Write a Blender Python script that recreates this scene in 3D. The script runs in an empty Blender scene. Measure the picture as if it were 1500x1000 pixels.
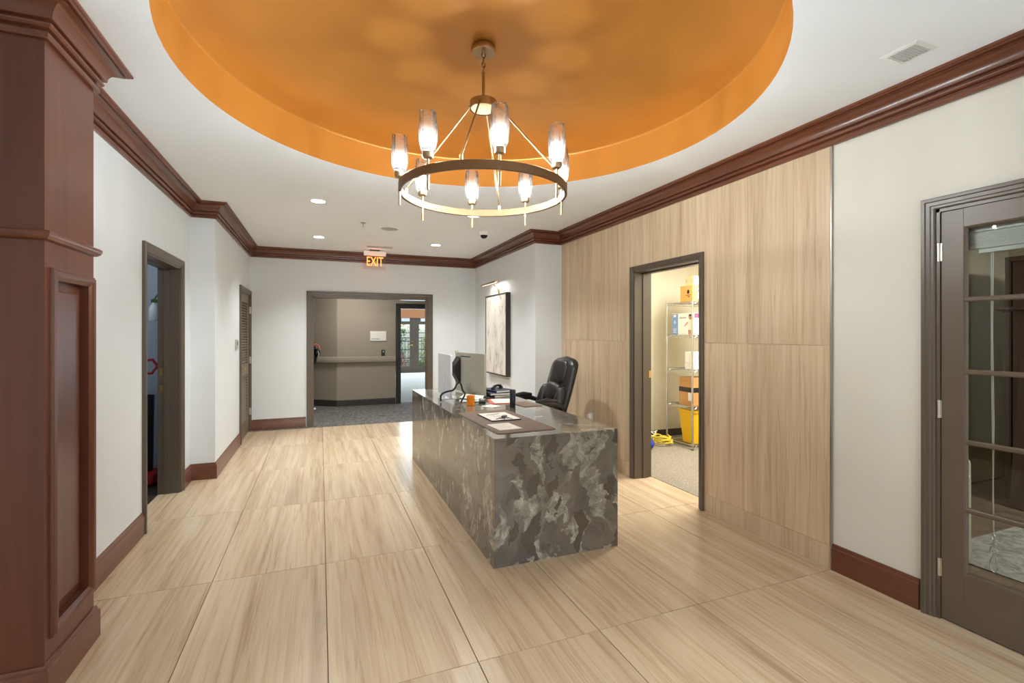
import bpy, bmesh, math, random
from mathutils import Vector, Matrix
random.seed(7)
scene = bpy.context.scene
COL = scene.collection
PI = math.pi
sin, cos, rad = math.sin, math.cos, math.radians

# ------------------------------------------------------------------ camera
CAM_H = 1.4326
cam_d = bpy.data.cameras.new('camera')
cam_d.sensor_width = 36.0
cam_d.lens = 707.34 / 1500 * 36.0
cam_d.shift_y = -11.0 / 1500
cam_d.clip_start = 0.05
cam = bpy.data.objects.new('camera', cam_d)
COL.objects.link(cam)
cam.location = (0, 0, CAM_H)
cam.rotation_euler = (rad(90), 0, -0.3776)
scene.camera = cam

# ------------------------------------------------------------------ world, exposure
scene.view_settings.view_transform = 'Standard'
scene.view_settings.look = 'None'
scene.view_settings.gamma = 1.0
scene.view_settings.use_curve_mapping = False
scene.view_settings.exposure = 0.44
world = bpy.data.worlds.new('sky'); scene.world = world
world.use_nodes = True
wn = world.node_tree.nodes; wl = world.node_tree.links
wn.clear()
wo = wn.new('ShaderNodeOutputWorld'); wb = wn.new('ShaderNodeBackground'); ws = wn.new('ShaderNodeTexSky')
ws.sky_type = 'NISHITA'; ws.sun_disc = False; ws.sun_elevation = rad(50); ws.sun_rotation = rad(200)
ws.air_density = 1.0; ws.dust_density = 2.0
wb.inputs['Strength'].default_value = 0.4
wl.new(ws.outputs[0], wb.inputs['Color']); wl.new(wb.outputs[0], wo.inputs['Surface'])
scene.cycles.max_bounces = 10
scene.cycles.diffuse_bounces = 5
scene.cycles.glossy_bounces = 5
scene.cycles.transparent_max_bounces = 16
scene.cycles.caustics_reflective = False
scene.cycles.caustics_refractive = False
scene.cycles.sample_clamp_indirect = 6.0

def light(name, kind, loc, power, color=(1, 1, 1), rot=(0, 0, 0), size=None, size_y=None, spot=None, blend=0.6, radius=None, spread=None):
    d = bpy.data.lights.new(name, kind)
    d.energy = power; d.color = color
    if kind == 'AREA':
        d.shape = 'RECTANGLE' if size_y else 'DISK'
        d.size = size or 0.1
        if size_y: d.size_y = size_y
        if spread: d.spread = spread
    if kind == 'SPOT':
        d.spot_size = spot; d.spot_blend = blend
    if kind in ('SPOT', 'POINT') and radius: d.shadow_soft_size = radius
    o = bpy.data.objects.new(name, d); COL.objects.link(o)
    o.location = loc; o.rotation_euler = rot
    return o
WARM = (1.0, 0.91, 0.76); NEUT = (0.95, 1.0, 1.0); DAY = (0.70, 0.87, 1.0)
# added fill lights at the made-up lobby glazing behind the camera, tilted upward
light('fill_light_rear', 'AREA', (0.3, -3.32, 1.25), 16, DAY, (rad(122), 0, 0), 4.6, 2.3)
light('fill_light_side', 'AREA', (2.86, -1.6, 1.35), 85, DAY, (0, rad(122), 0), 2.2, 2.6)
# daylight through the garden doors of the far room
light('daylight_garden', 'AREA', (3.25, 17.9, 1.3), 100, DAY, (rad(90), 0, rad(180)), 3.0, 2.2)

# ------------------------------------------------------------------ constants (metres)
XR, XL, XL2, XP = 2.890, -1.185, -0.974, 2.519
YB, YR, ZB, ZC = 8.089, 5.5526, 2.576, 2.725
DX, DY, DR = 0.857, 2.597, 1.514          # recessed dome
TX0, TDX, TY0, TDY = -0.582, 0.6119, 2.018, 1.215
WT = 0.165

# ------------------------------------------------------------------ materials
def lin(c):
    c /= 255.0
    return c / 12.92 if c <= 0.04045 else ((c + 0.055) / 1.055) ** 2.4
def rgb(r, g, b): return (lin(r), lin(g), lin(b), 1.0)
MATS = {}
def mat(name, color, rough=0.5, metal=0.0, emit=None, estr=0.0, spec=None, coat=0.0):
    m = bpy.data.materials.new(name); m.use_nodes = True
    b = m.node_tree.nodes['Principled BSDF']
    b.inputs['Base Color'].default_value = color
    b.inputs['Roughness'].default_value = rough
    b.inputs['Metallic'].default_value = metal
    if spec is not None: b.inputs['Specular IOR Level'].default_value = spec
    if coat: b.inputs['Coat Weight'].default_value = coat; b.inputs['Coat Roughness'].default_value = 0.12
    if emit:
        b.inputs['Emission Color'].default_value = emit; b.inputs['Emission Strength'].default_value = estr
    MATS[name] = m
    return m
def N(m, t, **kw):
    n = m.node_tree.nodes.new(t)
    for k, v in kw.items(): setattr(n, k, v)
    return n
def L(m, a, b): m.node_tree.links.new(a, b)
def ramp(m, stops, interp='LINEAR'):
    r = N(m, 'ShaderNodeValToRGB'); r.color_ramp.interpolation = interp
    e = r.color_ramp.elements
    e[0].position, e[0].color = stops[0]
    e[1].position, e[1].color = stops[-1]
    for p, c in stops[1:-1]:
        x = e.new(p); x.color = c
    return r
def coords(m, scale, rnd=True):
    tc = N(m, 'ShaderNodeTexCoord'); mp = N(m, 'ShaderNodeMapping')
    mp.inputs['Scale'].default_value = scale
    L(m, tc.outputs['Object'], mp.inputs['Vector'])
    if rnd:
        oi = N(m, 'ShaderNodeObjectInfo'); mul = N(m, 'ShaderNodeVectorMath', operation='SCALE')
        comb = N(m, 'ShaderNodeCombineXYZ')
        for k in range(3): L(m, oi.outputs['Random'], comb.inputs[k])
        L(m, comb.outputs[0], mul.inputs[0]); mul.inputs['Scale'].default_value = 37.0
        L(m, mul.outputs[0], mp.inputs['Location'])
    return mp.outputs['Vector']
def noise(m, vec, scale, detail=4, rough=0.55, dist=0.0):
    n = N(m, 'ShaderNodeTexNoise'); n.inputs['Scale'].default_value = scale
    n.inputs['Detail'].default_value = detail; n.inputs['Roughness'].default_value = rough
    n.inputs['Distortion'].default_value = dist
    L(m, vec, n.inputs['Vector'])
    return n.outputs['Fac']
def mix(m, fac, a, b, blend='MIX'):
    x = N(m, 'ShaderNodeMix', data_type='RGBA', blend_type=blend)
    if hasattr(fac, 'is_output'): L(m, fac, x.inputs[0])
    else: x.inputs[0].default_value = fac
    for s, v in ((6, a), (7, b)):
        if hasattr(v, 'is_output'): L(m, v, x.inputs[s])
        else: x.inputs[s].default_value = v
    return x.outputs[2]
def bsdf(m): return m.node_tree.nodes['Principled BSDF']
def bump(m, h, strength, dist=0.01):
    b = N(m, 'ShaderNodeBump'); b.inputs['Strength'].default_value = strength; b.inputs['Distance'].default_value = dist
    L(m, h, b.inputs['Height']); L(m, b.outputs[0], bsdf(m).inputs['Normal'])

def travertine(name, along, tint=1.0, rough=0.3):
    m = mat(name, (1, 1, 1, 1), rough)
    sc = {'y': (7.0, 0.34, 7.0), 'z': (7.0, 7.0, 0.34)}[along]
    v = coords(m, sc)
    n1 = noise(m, v, 1.5, 6, 0.62, 0.6)
    fine = {'y': (26.0, 0.75, 26.0), 'z': (26.0, 26.0, 0.75)}[along]
    n2 = noise(m, coords(m, fine), 1.6, 4, 0.7, 0.4)
    c1 = ramp(m, [(0.27, rgb(164, 130, 96)), (0.42, rgb(204, 174, 139)), (0.55, rgb(221, 195, 160)), (0.75, rgb(231, 209, 178))])
    L(m, n1, c1.inputs[0])
    c2 = ramp(m, [(0.28, rgb(166, 132, 98)), (0.42, rgb(212, 186, 153)), (0.55, rgb(226, 204, 174)), (0.8, rgb(238, 221, 196))])
    L(m, n2, c2.inputs[0])
    c = mix(m, 0.42, c1.outputs[0], c2.outputs[0])
    n3 = noise(m, coords(m, {'y': (10.0, 0.30, 10.0), 'z': (10.0, 10.0, 0.30)}[along]), 1.3, 4, 0.5, 0.1)
    vein = ramp(m, [(0.470, (1, 1, 1, 1)), (0.494, (0.74, 0.66, 0.58, 1)), (0.500, (0.70, 0.62, 0.54, 1)), (0.512, (1, 1, 1, 1))])
    L(m, n3, vein.inputs[0])
    c = mix(m, 0.45, c, vein.outputs[0], 'MULTIPLY')
    oi = N(m, 'ShaderNodeObjectInfo'); mr = N(m, 'ShaderNodeMapRange')
    mr.inputs[3].default_value = 0.92 * tint; mr.inputs[4].default_value = 1.03 * tint
    L(m, oi.outputs['Random'], mr.inputs[0])
    hv = N(m, 'ShaderNodeHueSaturation'); L(m, mr.outputs[0], hv.inputs['Value']); L(m, c, hv.inputs['Color'])
    L(m, hv.outputs[0], bsdf(m).inputs['Base Color'])
    bump(m, n2, 0.06, 0.003)
    return m
travertine('tile_stone', 'y', 0.90, 0.27)
travertine('clad_stone', 'z', 0.94, 0.42)
mat('grout', rgb(120, 96, 72), 0.9)

def marble():
    m = mat('desk_marble', (1, 1, 1, 1), 0.10, coat=0.25)
    v = coords(m, (1, 1, 1), False)
    def warped(vec, scale, amt, detail=5):
        w = N(m, 'ShaderNodeTexNoise'); w.inputs['Scale'].default_value = scale; w.inputs['Detail'].default_value = detail
        L(m, vec, w.inputs['Vector'])
        sub = N(m, 'ShaderNodeVectorMath', operation='SUBTRACT'); sub.inputs[1].default_value = (0.5, 0.5, 0.5)
        L(m, w.outputs['Color'], sub.inputs[0])
        sc = N(m, 'ShaderNodeVectorMath', operation='SCALE'); sc.inputs['Scale'].default_value = amt
        L(m, sub.outputs[0], sc.inputs[0])
        ad = N(m, 'ShaderNodeVectorMath', operation='ADD'); L(m, vec, ad.inputs[0]); L(m, sc.outputs[0], ad.inputs[1])
        return ad.outputs[0]
    w1 = warped(warped(warped(v, 2.6, 0.30), 9.0, 0.10), 30.0, 0.035)
    mp = N(m, 'ShaderNodeMapping'); mp.inputs['Rotation'].default_value = (rad(30), rad(-28), 0); mp.inputs['Scale'].default_value = (1.35, 1.35, 0.62)
    L(m, w1, mp.inputs['Vector'])
    def cells(scale, lo, hi, seedshift):
        ad = N(m, 'ShaderNodeVectorMath', operation='ADD'); ad.inputs[1].default_value = (seedshift, seedshift * 2, seedshift)
        L(m, mp.outputs[0], ad.inputs[0])
        vo = N(m, 'ShaderNodeTexVoronoi', feature='F1'); vo.inputs['Scale'].default_value = scale
        L(m, ad.outputs[0], vo.inputs['Vector'])
        se = N(m, 'ShaderNodeSeparateColor'); L(m, vo.outputs['Color'], se.inputs[0])
        mr = N(m, 'ShaderNodeMapRange'); mr.inputs[1].default_value = lo; mr.inputs[2].default_value = hi
        L(m, se.outputs[0], mr.inputs[0])
        return mr.outputs[0], se.outputs[1]
    n1 = noise(m, w1, 3.0, 7, 0.62, 0.8)
    base = ramp(m, [(0.28, rgb(82, 77, 72)), (0.45, rgb(106, 99, 91)), (0.58, rgb(120, 110, 99)), (0.75, rgb(138, 128, 116))]); L(m, n1, base.inputs[0])
    f0, g0 = cells(5.0, 0.0, 1.0, 3.1)
    tone = ramp(m, [(0.0, rgb(86, 81, 77)), (0.35, rgb(114, 103, 92)), (0.6, rgb(96, 92, 88)), (0.85, rgb(128, 117, 105)), (1.0, rgb(108, 104, 100))]); L(m, f0, tone.inputs[0])
    c = mix(m, 0.45, base.outputs[0], tone.outputs[0])
    n2 = noise(m, w1, 16.0, 6, 0.7, 0.5)
    pale = ramp(m, [(0.35, rgb(112, 104, 93)), (0.52, rgb(150, 145, 132)), (0.68, rgb(186, 182, 170))]); L(m, n2, pale.inputs[0])
    f1, g1 = cells(7.5, 0.82, 0.90, 0.0)
    c = mix(m, f1, c, pale.outputs[0])
    f2, g2 = cells(17.0, 0.86, 0.92, 7.7)
    c = mix(m, f2, c, pale.outputs[0])
    f3, g3 = cells(11.0, 0.86, 0.9, 1.7)
    c = mix(m, f3, c, rgb(90, 81, 72))
    dark = ramp(m, [(0.30, (0.55, 0.52, 0.5, 1)), (0.40, (0.95, 0.95, 0.95, 1)), (0.7, (1.1, 1.08, 1.05, 1))]); L(m, n2, dark.inputs[0])
    c = mix(m, 0.8, c, dark.outputs[0], 'MULTIPLY')
    L(m, c, bsdf(m).inputs['Base Color'])
    return m
marble()

def wood(name, c0, c1, c2, rough=0.32, axis='z', coat=0.25, crough=0.15):
    m = mat(name, (1, 1, 1, 1), rough, coat=coat)
    m.node_tree.nodes['Principled BSDF'].inputs['Coat Roughness'].default_value = crough
    sc = {'z': (9, 9, 0.7), 'y': (9, 0.7, 9), 'x': (0.7, 9, 9)}[axis]
    v = coords(m, sc)
    n1 = noise(m, v, 1.4, 5, 0.6, 0.8)
    c = ramp(m, [(0.28, c0), (0.5, c1), (0.75, c2)]); L(m, n1, c.inputs[0])
    L(m, c.outputs[0], bsdf(m).inputs['Base Color'])
    return m
wood('mahogany', rgb(80, 38, 21), rgb(92, 45, 25), rgb(104, 53, 30), 0.40, coat=0.30, crough=0.25)
wood('mahogany_flat', rgb(88, 47, 29), rgb(103, 56, 35), rgb(118, 66, 41), 0.32, 'y')
wood('dark_plank', rgb(70, 58, 50), rgb(92, 78, 67), rgb(112, 97, 84), 0.35, 'y')
wood('cabinet_wood', rgb(34, 22, 17), rgb(44, 29, 22), rgb(54, 36, 27), 0.45)

def painted(name, c, rough=0.6, var=0.03, scale=3.0):
    m = mat(name, c, rough)
    n1 = noise(m, coords(m, (1, 1, 1), False), scale, 3)
    r = ramp(m, [(0.3, tuple(x * (1 - var) for x in c[:3]) + (1,)), (0.7, tuple(min(1, x * (1 + var)) for x in c[:3]) + (1,))])
    L(m, n1, r.inputs[0]); L(m, r.outputs[0], bsdf(m).inputs['Base Color'])
    return m
painted('wall_paint', rgb(221, 224, 226), 0.65, 0.015)
painted('bounce_tinted_paint', rgb(220, 216, 206), 0.65, 0.015)  # right wall: warm bounce from the floor put into the colour
painted('ceiling_paint', rgb(243, 248, 253), 0.75, 0.01)
painted('gold_paint', rgb(204, 138, 60), 0.28, 0.05, 2.0).node_tree.nodes['Principled BSDF'].inputs['Metallic'].default_value = 0.35
painted('trim_paint', rgb(92, 80, 69), 0.33, 0.04)
painted('door_paint', rgb(98, 84, 71), 0.36, 0.05)
painted('louver_paint', rgb(118, 103, 82), 0.45, 0.04)
painted('taupe_paint', rgb(158, 147, 131), 0.7, 0.02)
painted('store_paint', rgb(214, 206, 184), 0.7, 0.02)
painted('closet_paint', rgb(176, 186, 196), 0.7, 0.02)
painted('office_paint', rgb(176, 168, 146), 0.7, 0.02)
mat('black_trim', rgb(52, 48, 44), 0.4)
mat('dark_base', rgb(56, 49, 43), 0.5)
mat('steel', rgb(188, 186, 180), 0.28, 1.0)
mat('chrome', rgb(196, 196, 194), 0.2, 1.0)
mat('ring_metal', rgb(132, 110, 84), 0.5, 1.0)
mat('nickel', rgb(200, 194, 182), 0.3, 1.0)
mat('brass', rgb(206, 168, 104), 0.28, 1.0)
mat('bronze', rgb(168, 144, 112), 0.36, 1.0)
mat('white_plastic', rgb(236, 236, 234), 0.4)
mat('grey_plastic', rgb(186, 184, 178), 0.5)
mat('black_plastic', rgb(22, 22, 23), 0.38)
mat('dark_glass', rgb(8, 8, 10), 0.08)
mat('silver', rgb(214, 216, 220), 0.35, 0.2)
mat('monitor_back', rgb(172, 167, 152), 0.42)
mat('paper', rgb(240, 236, 226), 0.8)
mat('paper_print', rgb(170, 166, 160), 0.8)
mat('red_paper', rgb(206, 108, 82), 0.7)
mat('orange', rgb(244, 138, 20), 0.3, emit=None)
mat('navy', rgb(52, 54, 78), 0.6)
mat('thermos', rgb(26, 34, 48), 0.35, 0.3)
mat('leather_pad', rgb(112, 90, 74), 0.55)
mat('olive_fabric', rgb(160, 158, 136), 0.9)
mat('yellow_plastic', rgb(232, 184, 14), 0.45)
mat('yellow_cable', rgb(232, 206, 58), 0.5)
mat('white_cable', rgb(230, 226, 216), 0.5)
mat('blue_fabric', rgb(30, 62, 168), 0.7)
mat('cardboard', rgb(188, 140, 88), 0.85)
mat('cardboard_pale', rgb(226, 196, 148), 0.85)
mat('cardboard_tan', rgb(222, 170, 96), 0.85)
mat('box_white', rgb(238, 234, 226), 0.7)
mat('box_blue', rgb(118, 156, 208), 0.6)
mat('box_pink', rgb(196, 72, 104), 0.6)
mat('ink', rgb(40, 34, 30), 0.7)
mat('skin', rgb(196, 140, 100), 0.7)
mat('hair_print', rgb(46, 34, 28), 0.7)
mat('cream_print', rgb(240, 232, 216), 0.7)
mat('red_plastic', rgb(176, 24, 22), 0.4)
mat('green_plastic', rgb(34, 98, 44), 0.5)
mat('orange_header', rgb(196, 128, 84), 0.6)
mat('leaf', rgb(92, 150, 60), 0.6)
mat('leaf_pale', rgb(176, 196, 96), 0.6)
mat('blossom', rgb(226, 150, 150), 0.7)
mat('brick', rgb(150, 92, 78), 0.9)
mat('garden_ground', rgb(150, 128, 96), 0.95)
mat('bark', rgb(62, 56, 60), 0.9)
mat('lamp_diffuser', (1, 1, 1, 1), 0.5, emit=(1.0, 0.95, 0.87, 1), estr=9.0)
mat('bulb_glow', (1, 1, 1, 1), 0.5, emit=(0.93, 1.0, 1.0, 1), estr=1000.0)
mat('strip_glow', (1, 1, 1, 1), 0.5, emit=(1.0, 0.93, 0.8, 1), estr=1.0)
mat('hub_diffuser', rgb(216, 190, 146), 0.6)
mat('exit_letter', rgb(255, 120, 40), 0.5, emit=(1.0, 0.24, 0.045, 1), estr=2.2)
mat('grille', rgb(176, 174, 166), 0.7)

def leather():
    m = mat('black_leather', rgb(36, 32, 30), 0.33)
    n1 = noise(m, coords(m, (1, 1, 1), False), 120.0, 3)
    bump(m, n1, 0.12, 0.004)
leather()
def carpet(name, a, b, scale, swirl=0.0):
    m = mat(name, a, 0.95)
    v = coords(m, (1, 1, 1), False)
    n1 = noise(m, v, scale, 4, 0.7, swirl)
    r = ramp(m, [(0.38, a), (0.62, b)]); L(m, n1, r.inputs[0])
    L(m, r.outputs[0], bsdf(m).inputs['Base Color'])
    bump(m, n1, 0.3, 0.004)
carpet('hall_carpet', rgb(56, 54, 53), rgb(132, 127, 120), 10.0, 3.0)
carpet('store_carpet', rgb(118, 110, 98), rgb(164, 154, 138), 90.0)
carpet('far_carpet', rgb(176, 172, 164), rgb(204, 200, 192), 40.0)
carpet('office_rug', rgb(86, 86, 84), rgb(128, 128, 126), 14.0, 1.0)

def artwork():
    m = mat('canvas_art', (1, 1, 1, 1), 0.6)
    n1 = noise(m, coords(m, (1, 1.2, 0.7), False), 2.6, 5, 0.55, 2.0)
    n2 = noise(m, coords(m, (1, 2.4, 0.9), False), 3.4, 6, 0.65, 0.9)
    a = ramp(m, [(0.27, rgb(92, 88, 92)), (0.35, rgb(168, 162, 162)), (0.42, rgb(224, 218, 212)), (0.60, rgb(240, 236, 230)), (0.72, rgb(222, 210, 203))])
    b = ramp(m, [(0.28, rgb(178, 170, 168)), (0.40, rgb(238, 232, 226)), (0.7, rgb(252, 249, 245))])
    L(m, n1, a.inputs[0]); L(m, n2, b.inputs[0])
    L(m, mix(m, 0.75, a.outputs[0], b.outputs[0], 'MULTIPLY'), bsdf(m).inputs['Base Color'])
artwork()

def clear_glass(name, tint=(1, 1, 1, 1), transp=0.9, rough=0.0, refr=0.0, frost=0.0, ior=1.45):
    """pane: mostly see-through with a mirror sheen that grows at grazing angles"""
    m = bpy.data.materials.new(name); m.use_nodes = True; m.node_tree.nodes.clear()
    out = N(m, 'ShaderNodeOutputMaterial'); t = N(m, 'ShaderNodeBsdfTransparent'); t.inputs[0].default_value = tint
    g = N(m, 'ShaderNodeBsdfGlossy'); g.inputs['Roughness'].default_value = rough
    f = N(m, 'ShaderNodeFresnel'); f.inputs['IOR'].default_value = ior
    mx = N(m, 'ShaderNodeMixShader'); L(m, f.outputs[0], mx.inputs[0]); L(m, t.outputs[0], mx.inputs[1]); L(m, g.outputs[0], mx.inputs[2])
    last = mx.outputs[0]
    if refr:
        gl = N(m, 'ShaderNodeBsdfGlass'); gl.inputs['IOR'].default_value = 1.45; gl.inputs['Roughness'].default_value = 0.03
        m2 = N(m, 'ShaderNodeMixShader'); m2.inputs[0].default_value = refr
        L(m, last, m2.inputs[1]); L(m, gl.outputs[0], m2.inputs[2]); last = m2.outputs[0]
    if frost:
        tr = N(m, 'ShaderNodeBsdfTranslucent'); df = N(m, 'ShaderNodeBsdfDiffuse'); ma = N(m, 'ShaderNodeMixShader')
        L(m, tr.outputs[0], ma.inputs[1]); L(m, df.outputs[0], ma.inputs[2])
        m3 = N(m, 'ShaderNodeMixShader'); m3.inputs[0].default_value = frost
        L(m, last, m3.inputs[1]); L(m, ma.outputs[0], m3.inputs[2]); last = m3.outputs[0]
    L(m, last, out.inputs['Surface'])
    MATS[name] = m
clear_glass('pane_glass', (0.93, 0.95, 0.93, 1))
clear_glass('shade_glass', (0.98, 0.98, 0.98, 1), refr=0.12, frost=0.010, ior=1.5)
clear_glass('acrylic', (0.98, 0.90, 0.88, 1))
clear_glass('amber', (1.0, 0.55, 0.12, 1))

# ------------------------------------------------------------------ mesh helpers
class MB:
    def __init__(s): s.v = []; s.f = []; s.m = []; s.cur = 0
    def _add(s, vs, fs):
        o = len(s.v); s.v += [tuple(p) for p in vs]
        for f in fs: s.f.append(tuple(i + o for i in f)); s.m.append(s.cur)
        return s
    def box(s, x0, x1, y0, y1, z0, z1):
        return s._add([(x0, y0, z0), (x1, y0, z0), (x1, y1, z0), (x0, y1, z0), (x0, y0, z1), (x1, y0, z1), (x1, y1, z1), (x0, y1, z1)],
                      [(0, 3, 2, 1), (4, 5, 6, 7), (0, 1, 5, 4), (1, 2, 6, 5), (2, 3, 7, 6), (3, 0, 4, 7)])
    def obox(s, M, sx, sy, sz):
        """box of full size sx,sy,sz centred on matrix M"""
        p = [M @ Vector((a * sx / 2, b * sy / 2, c * sz / 2)) for c in (-1, 1) for a, b in ((-1, -1), (1, -1), (1, 1), (-1, 1))]
        return s._add(p, [(0, 3, 2, 1), (4, 5, 6, 7), (0, 1, 5, 4), (1, 2, 6, 5), (2, 3, 7, 6), (3, 0, 4, 7)])
    def prism(s, poly, z0, z1, f=None):
        n = len(poly); f = f or (lambda a, b, c: (a, b, c))
        vs = [f(a, b, z0) for a, b in poly] + [f(a, b, z1) for a, b in poly]
        fs = [tuple(range(n - 1, -1, -1)), tuple(range(n, 2 * n))] + [(i, (i + 1) % n, n + (i + 1) % n, n + i) for i in range(n)]
        return s._add(vs, fs)
    def lathe(s, prof, c=(0, 0, 0), seg=24, M=None, cap=True):
        vs = []; fs = []
        for r, z in prof:
            for k in range(seg):
                a = 2 * PI * k / seg
                p = Vector((r * cos(a), r * sin(a), z))
                p = (M @ p) if M else p + Vector(c)
                vs.append(p)
        for j in range(len(prof) - 1):
            for k in range(seg):
                fs.append((j * seg + k, j * seg + (k + 1) % seg, (j + 1) * seg + (k + 1) % seg, (j + 1) * seg + k))
        if cap:
            fs.append(tuple(range(seg - 1, -1, -1))); n = (len(prof) - 1) * seg; fs.append(tuple(range(n, n + seg)))
        return s._add(vs, fs)
    def tube(s, pts, r, seg=8):
        pts = [Vector(p) for p in pts]; rs = r if isinstance(r, (list, tuple)) else [r] * len(pts)
        vs = []; fs = []
        d0 = (pts[1] - pts[0]).normalized()
        up = Vector((0, 0, 1)) if abs(d0.z) < 0.9 else Vector((1, 0, 0))
        for i, p in enumerate(pts):
            if i == 0: d = pts[1] - pts[0]
            elif i == len(pts) - 1: d = pts[-1] - pts[-2]
            else: d = (pts[i + 1] - pts[i]).normalized() + (pts[i] - pts[i - 1]).normalized()
            if d.length < 1e-9: d = d0
            d.normalize()
            a = d.cross(up)
            if a.length < 1e-5: a = d.cross(Vector((0, 1, 0)))
            a.normalize(); b = a.cross(d).normalized(); up = b
            for k in range(seg):
                t = 2 * PI * k / seg
                vs.append(p + (a * cos(t) + b * sin(t)) * rs[i])
        for i in range(len(pts) - 1):
            for k in range(seg):
                fs.append((i * seg + k, i * seg + (k + 1) % seg, (i + 1) * seg + (k + 1) % seg, (i + 1) * seg + k))
        fs.append(tuple(range(seg - 1, -1, -1))); n = (len(pts) - 1) * seg; fs.append(tuple(range(n, n + seg)))
        return s._add(vs, fs)
    def sweep(s, path, prof, f=None, closed=False):
        """path (a,b); profile (offset to the left of the path, p); mitred corners"""
        f = f or (lambda a, b, p: (a, b, p)); n = len(path); vs = []; fs = []; k = len(prof)
        for i in range(n):
            P = Vector(path[i])
            def nrm(i0, i1):
                d = (Vector(path[i1]) - Vector(path[i0])).normalized(); return Vector((-d.y, d.x))
            if closed: n1, n2 = nrm((i - 1) % n, i), nrm(i, (i + 1) % n)
            else:
                n1 = nrm(i - 1, i) if i > 0 else nrm(i, i + 1); n2 = nrm(i, i + 1) if i < n - 1 else n1
            m = (n1 + n2) / (1 + n1.dot(n2))
            for o, p in prof:
                q = P + m * o; vs.append(f(q.x, q.y, p))
        for i in range(n if closed else n - 1):
            j = (i + 1) % n
            for t in range(k): fs.append((i * k + t, i * k + (t + 1) % k, j * k + (t + 1) % k, j * k + t))
        if not closed: fs.append(tuple(range(k - 1, -1, -1))); fs.append(tuple(range((n - 1) * k, n * k)))
        return s._add(vs, fs)
    def grid(s, fn, nu, nv, wrap=False):
        vs = [fn(i / (nu if wrap else nu - 1), j / (nv - 1)) for j in range(nv) for i in range(nu)]
        fs = []
        for j in range(nv - 1):
            for i in range(nu if wrap else nu - 1):
                fs.append((j * nu + i, j * nu + (i + 1) % nu, (j + 1) * nu + (i + 1) % nu, (j + 1) * nu + i))
        return s._add(vs, fs)
    def mesh(s, name, smooth=None):
        me = bpy.data.meshes.new(name); me.from_pydata(s.v, [], s.f); me.update()
        bm = bmesh.new(); bm.from_mesh(me); bmesh.ops.recalc_face_normals(bm, faces=bm.faces)
        if smooth is not None:
            for e in bm.edges: e.smooth = len(e.link_faces) == 2 and e.calc_face_angle(0) < rad(smooth)
            for f in bm.faces: f.smooth = True
        bm.to_mesh(me); bm.free()
        return me
    def build(s, name, m, parent=None, smooth=None, bevel=0, world=False, seg=2):
        if world and parent is not None:
            lo = parent.location; s.v = [(x - lo.x, y - lo.y, z - lo.z) for x, y, z in s.v]
        me = s.mesh(name, smooth)
        ms = m if isinstance(m, (list, tuple)) else [m]
        for q in ms: me.materials.append(MATS[q])
        if len(ms) > 1:
            for i, p in enumerate(me.polygons): p.material_index = s.m[i] if i < len(s.m) else 0
        o = bpy.data.objects.new(name, me); COL.objects.link(o)
        if parent is not None: o.parent = parent
        if bevel:
            b = o.modifiers.new('edge', 'BEVEL'); b.width = bevel; b.segments = seg; b.limit_method = 'ANGLE'; b.angle_limit = rad(40)
        return o
def tag(o, label, cat=None, group=None, kind=None):
    o['label'] = label
    if cat: o['category'] = cat
    if group: o['group'] = group
    if kind: o['kind'] = kind
    return o
def thing(name, label, cat, loc=(0, 0, 0), rz=0.0, group=None, kind=None):
    o = bpy.data.objects.new(name, None); COL.objects.link(o); o.empty_display_size = 0.05
    o.location = loc; o.rotation_euler = (0, 0, rz)
    return tag(o, label, cat, group, kind)
def copy_tree(o, parent=None):
    c = o.copy(); COL.objects.link(c)
    if parent is not None: c.parent = parent
    for ch in [q for q in bpy.data.objects if q.parent == o]: copy_tree(ch, c)
    return c
def B(*a): return MB().box(*a)
def rounded(w, h, r, n=6, cx=0.0, cy=0.0):
    p = []
    for sx, sy, a0 in ((1, 1, 0), (-1, 1, 90), (-1, -1, 180), (1, -1, 270)):
        for k in range(n + 1):
            a = rad(a0 + 90 * k / n); p.append((cx + sx * (w / 2 - r) + r * cos(a), cy + sy * (h / 2 - r) + r * sin(a)))
    return p
def text_mesh(name, body, size, f, m, parent, extrude=0.0005, align='CENTER', sx=1.0):
    """flat lettering; f maps a local (x, y, z) of the text to the parent's space"""
    cu = bpy.data.curves.new(name, 'FONT'); cu.body = body; cu.size = size; cu.align_x = align; cu.align_y = 'CENTER'
    cu.extrude = extrude; cu.resolution_u = 3
    tmp = bpy.data.objects.new('lettering_source', cu); COL.objects.link(tmp)
    dg = bpy.context.evaluated_depsgraph_get()
    me = bpy.data.meshes.new_from_object(tmp.evaluated_get(dg)); me.name = name
    bpy.data.objects.remove(tmp)
    for v in me.vertices: v.co = f(v.co.x * sx, v.co.y, v.co.z)
    me.materials.clear(); me.materials.append(MATS[m])
    o = bpy.data.objects.new(name, me); COL.objects.link(o); o.parent = parent
    return o

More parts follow.
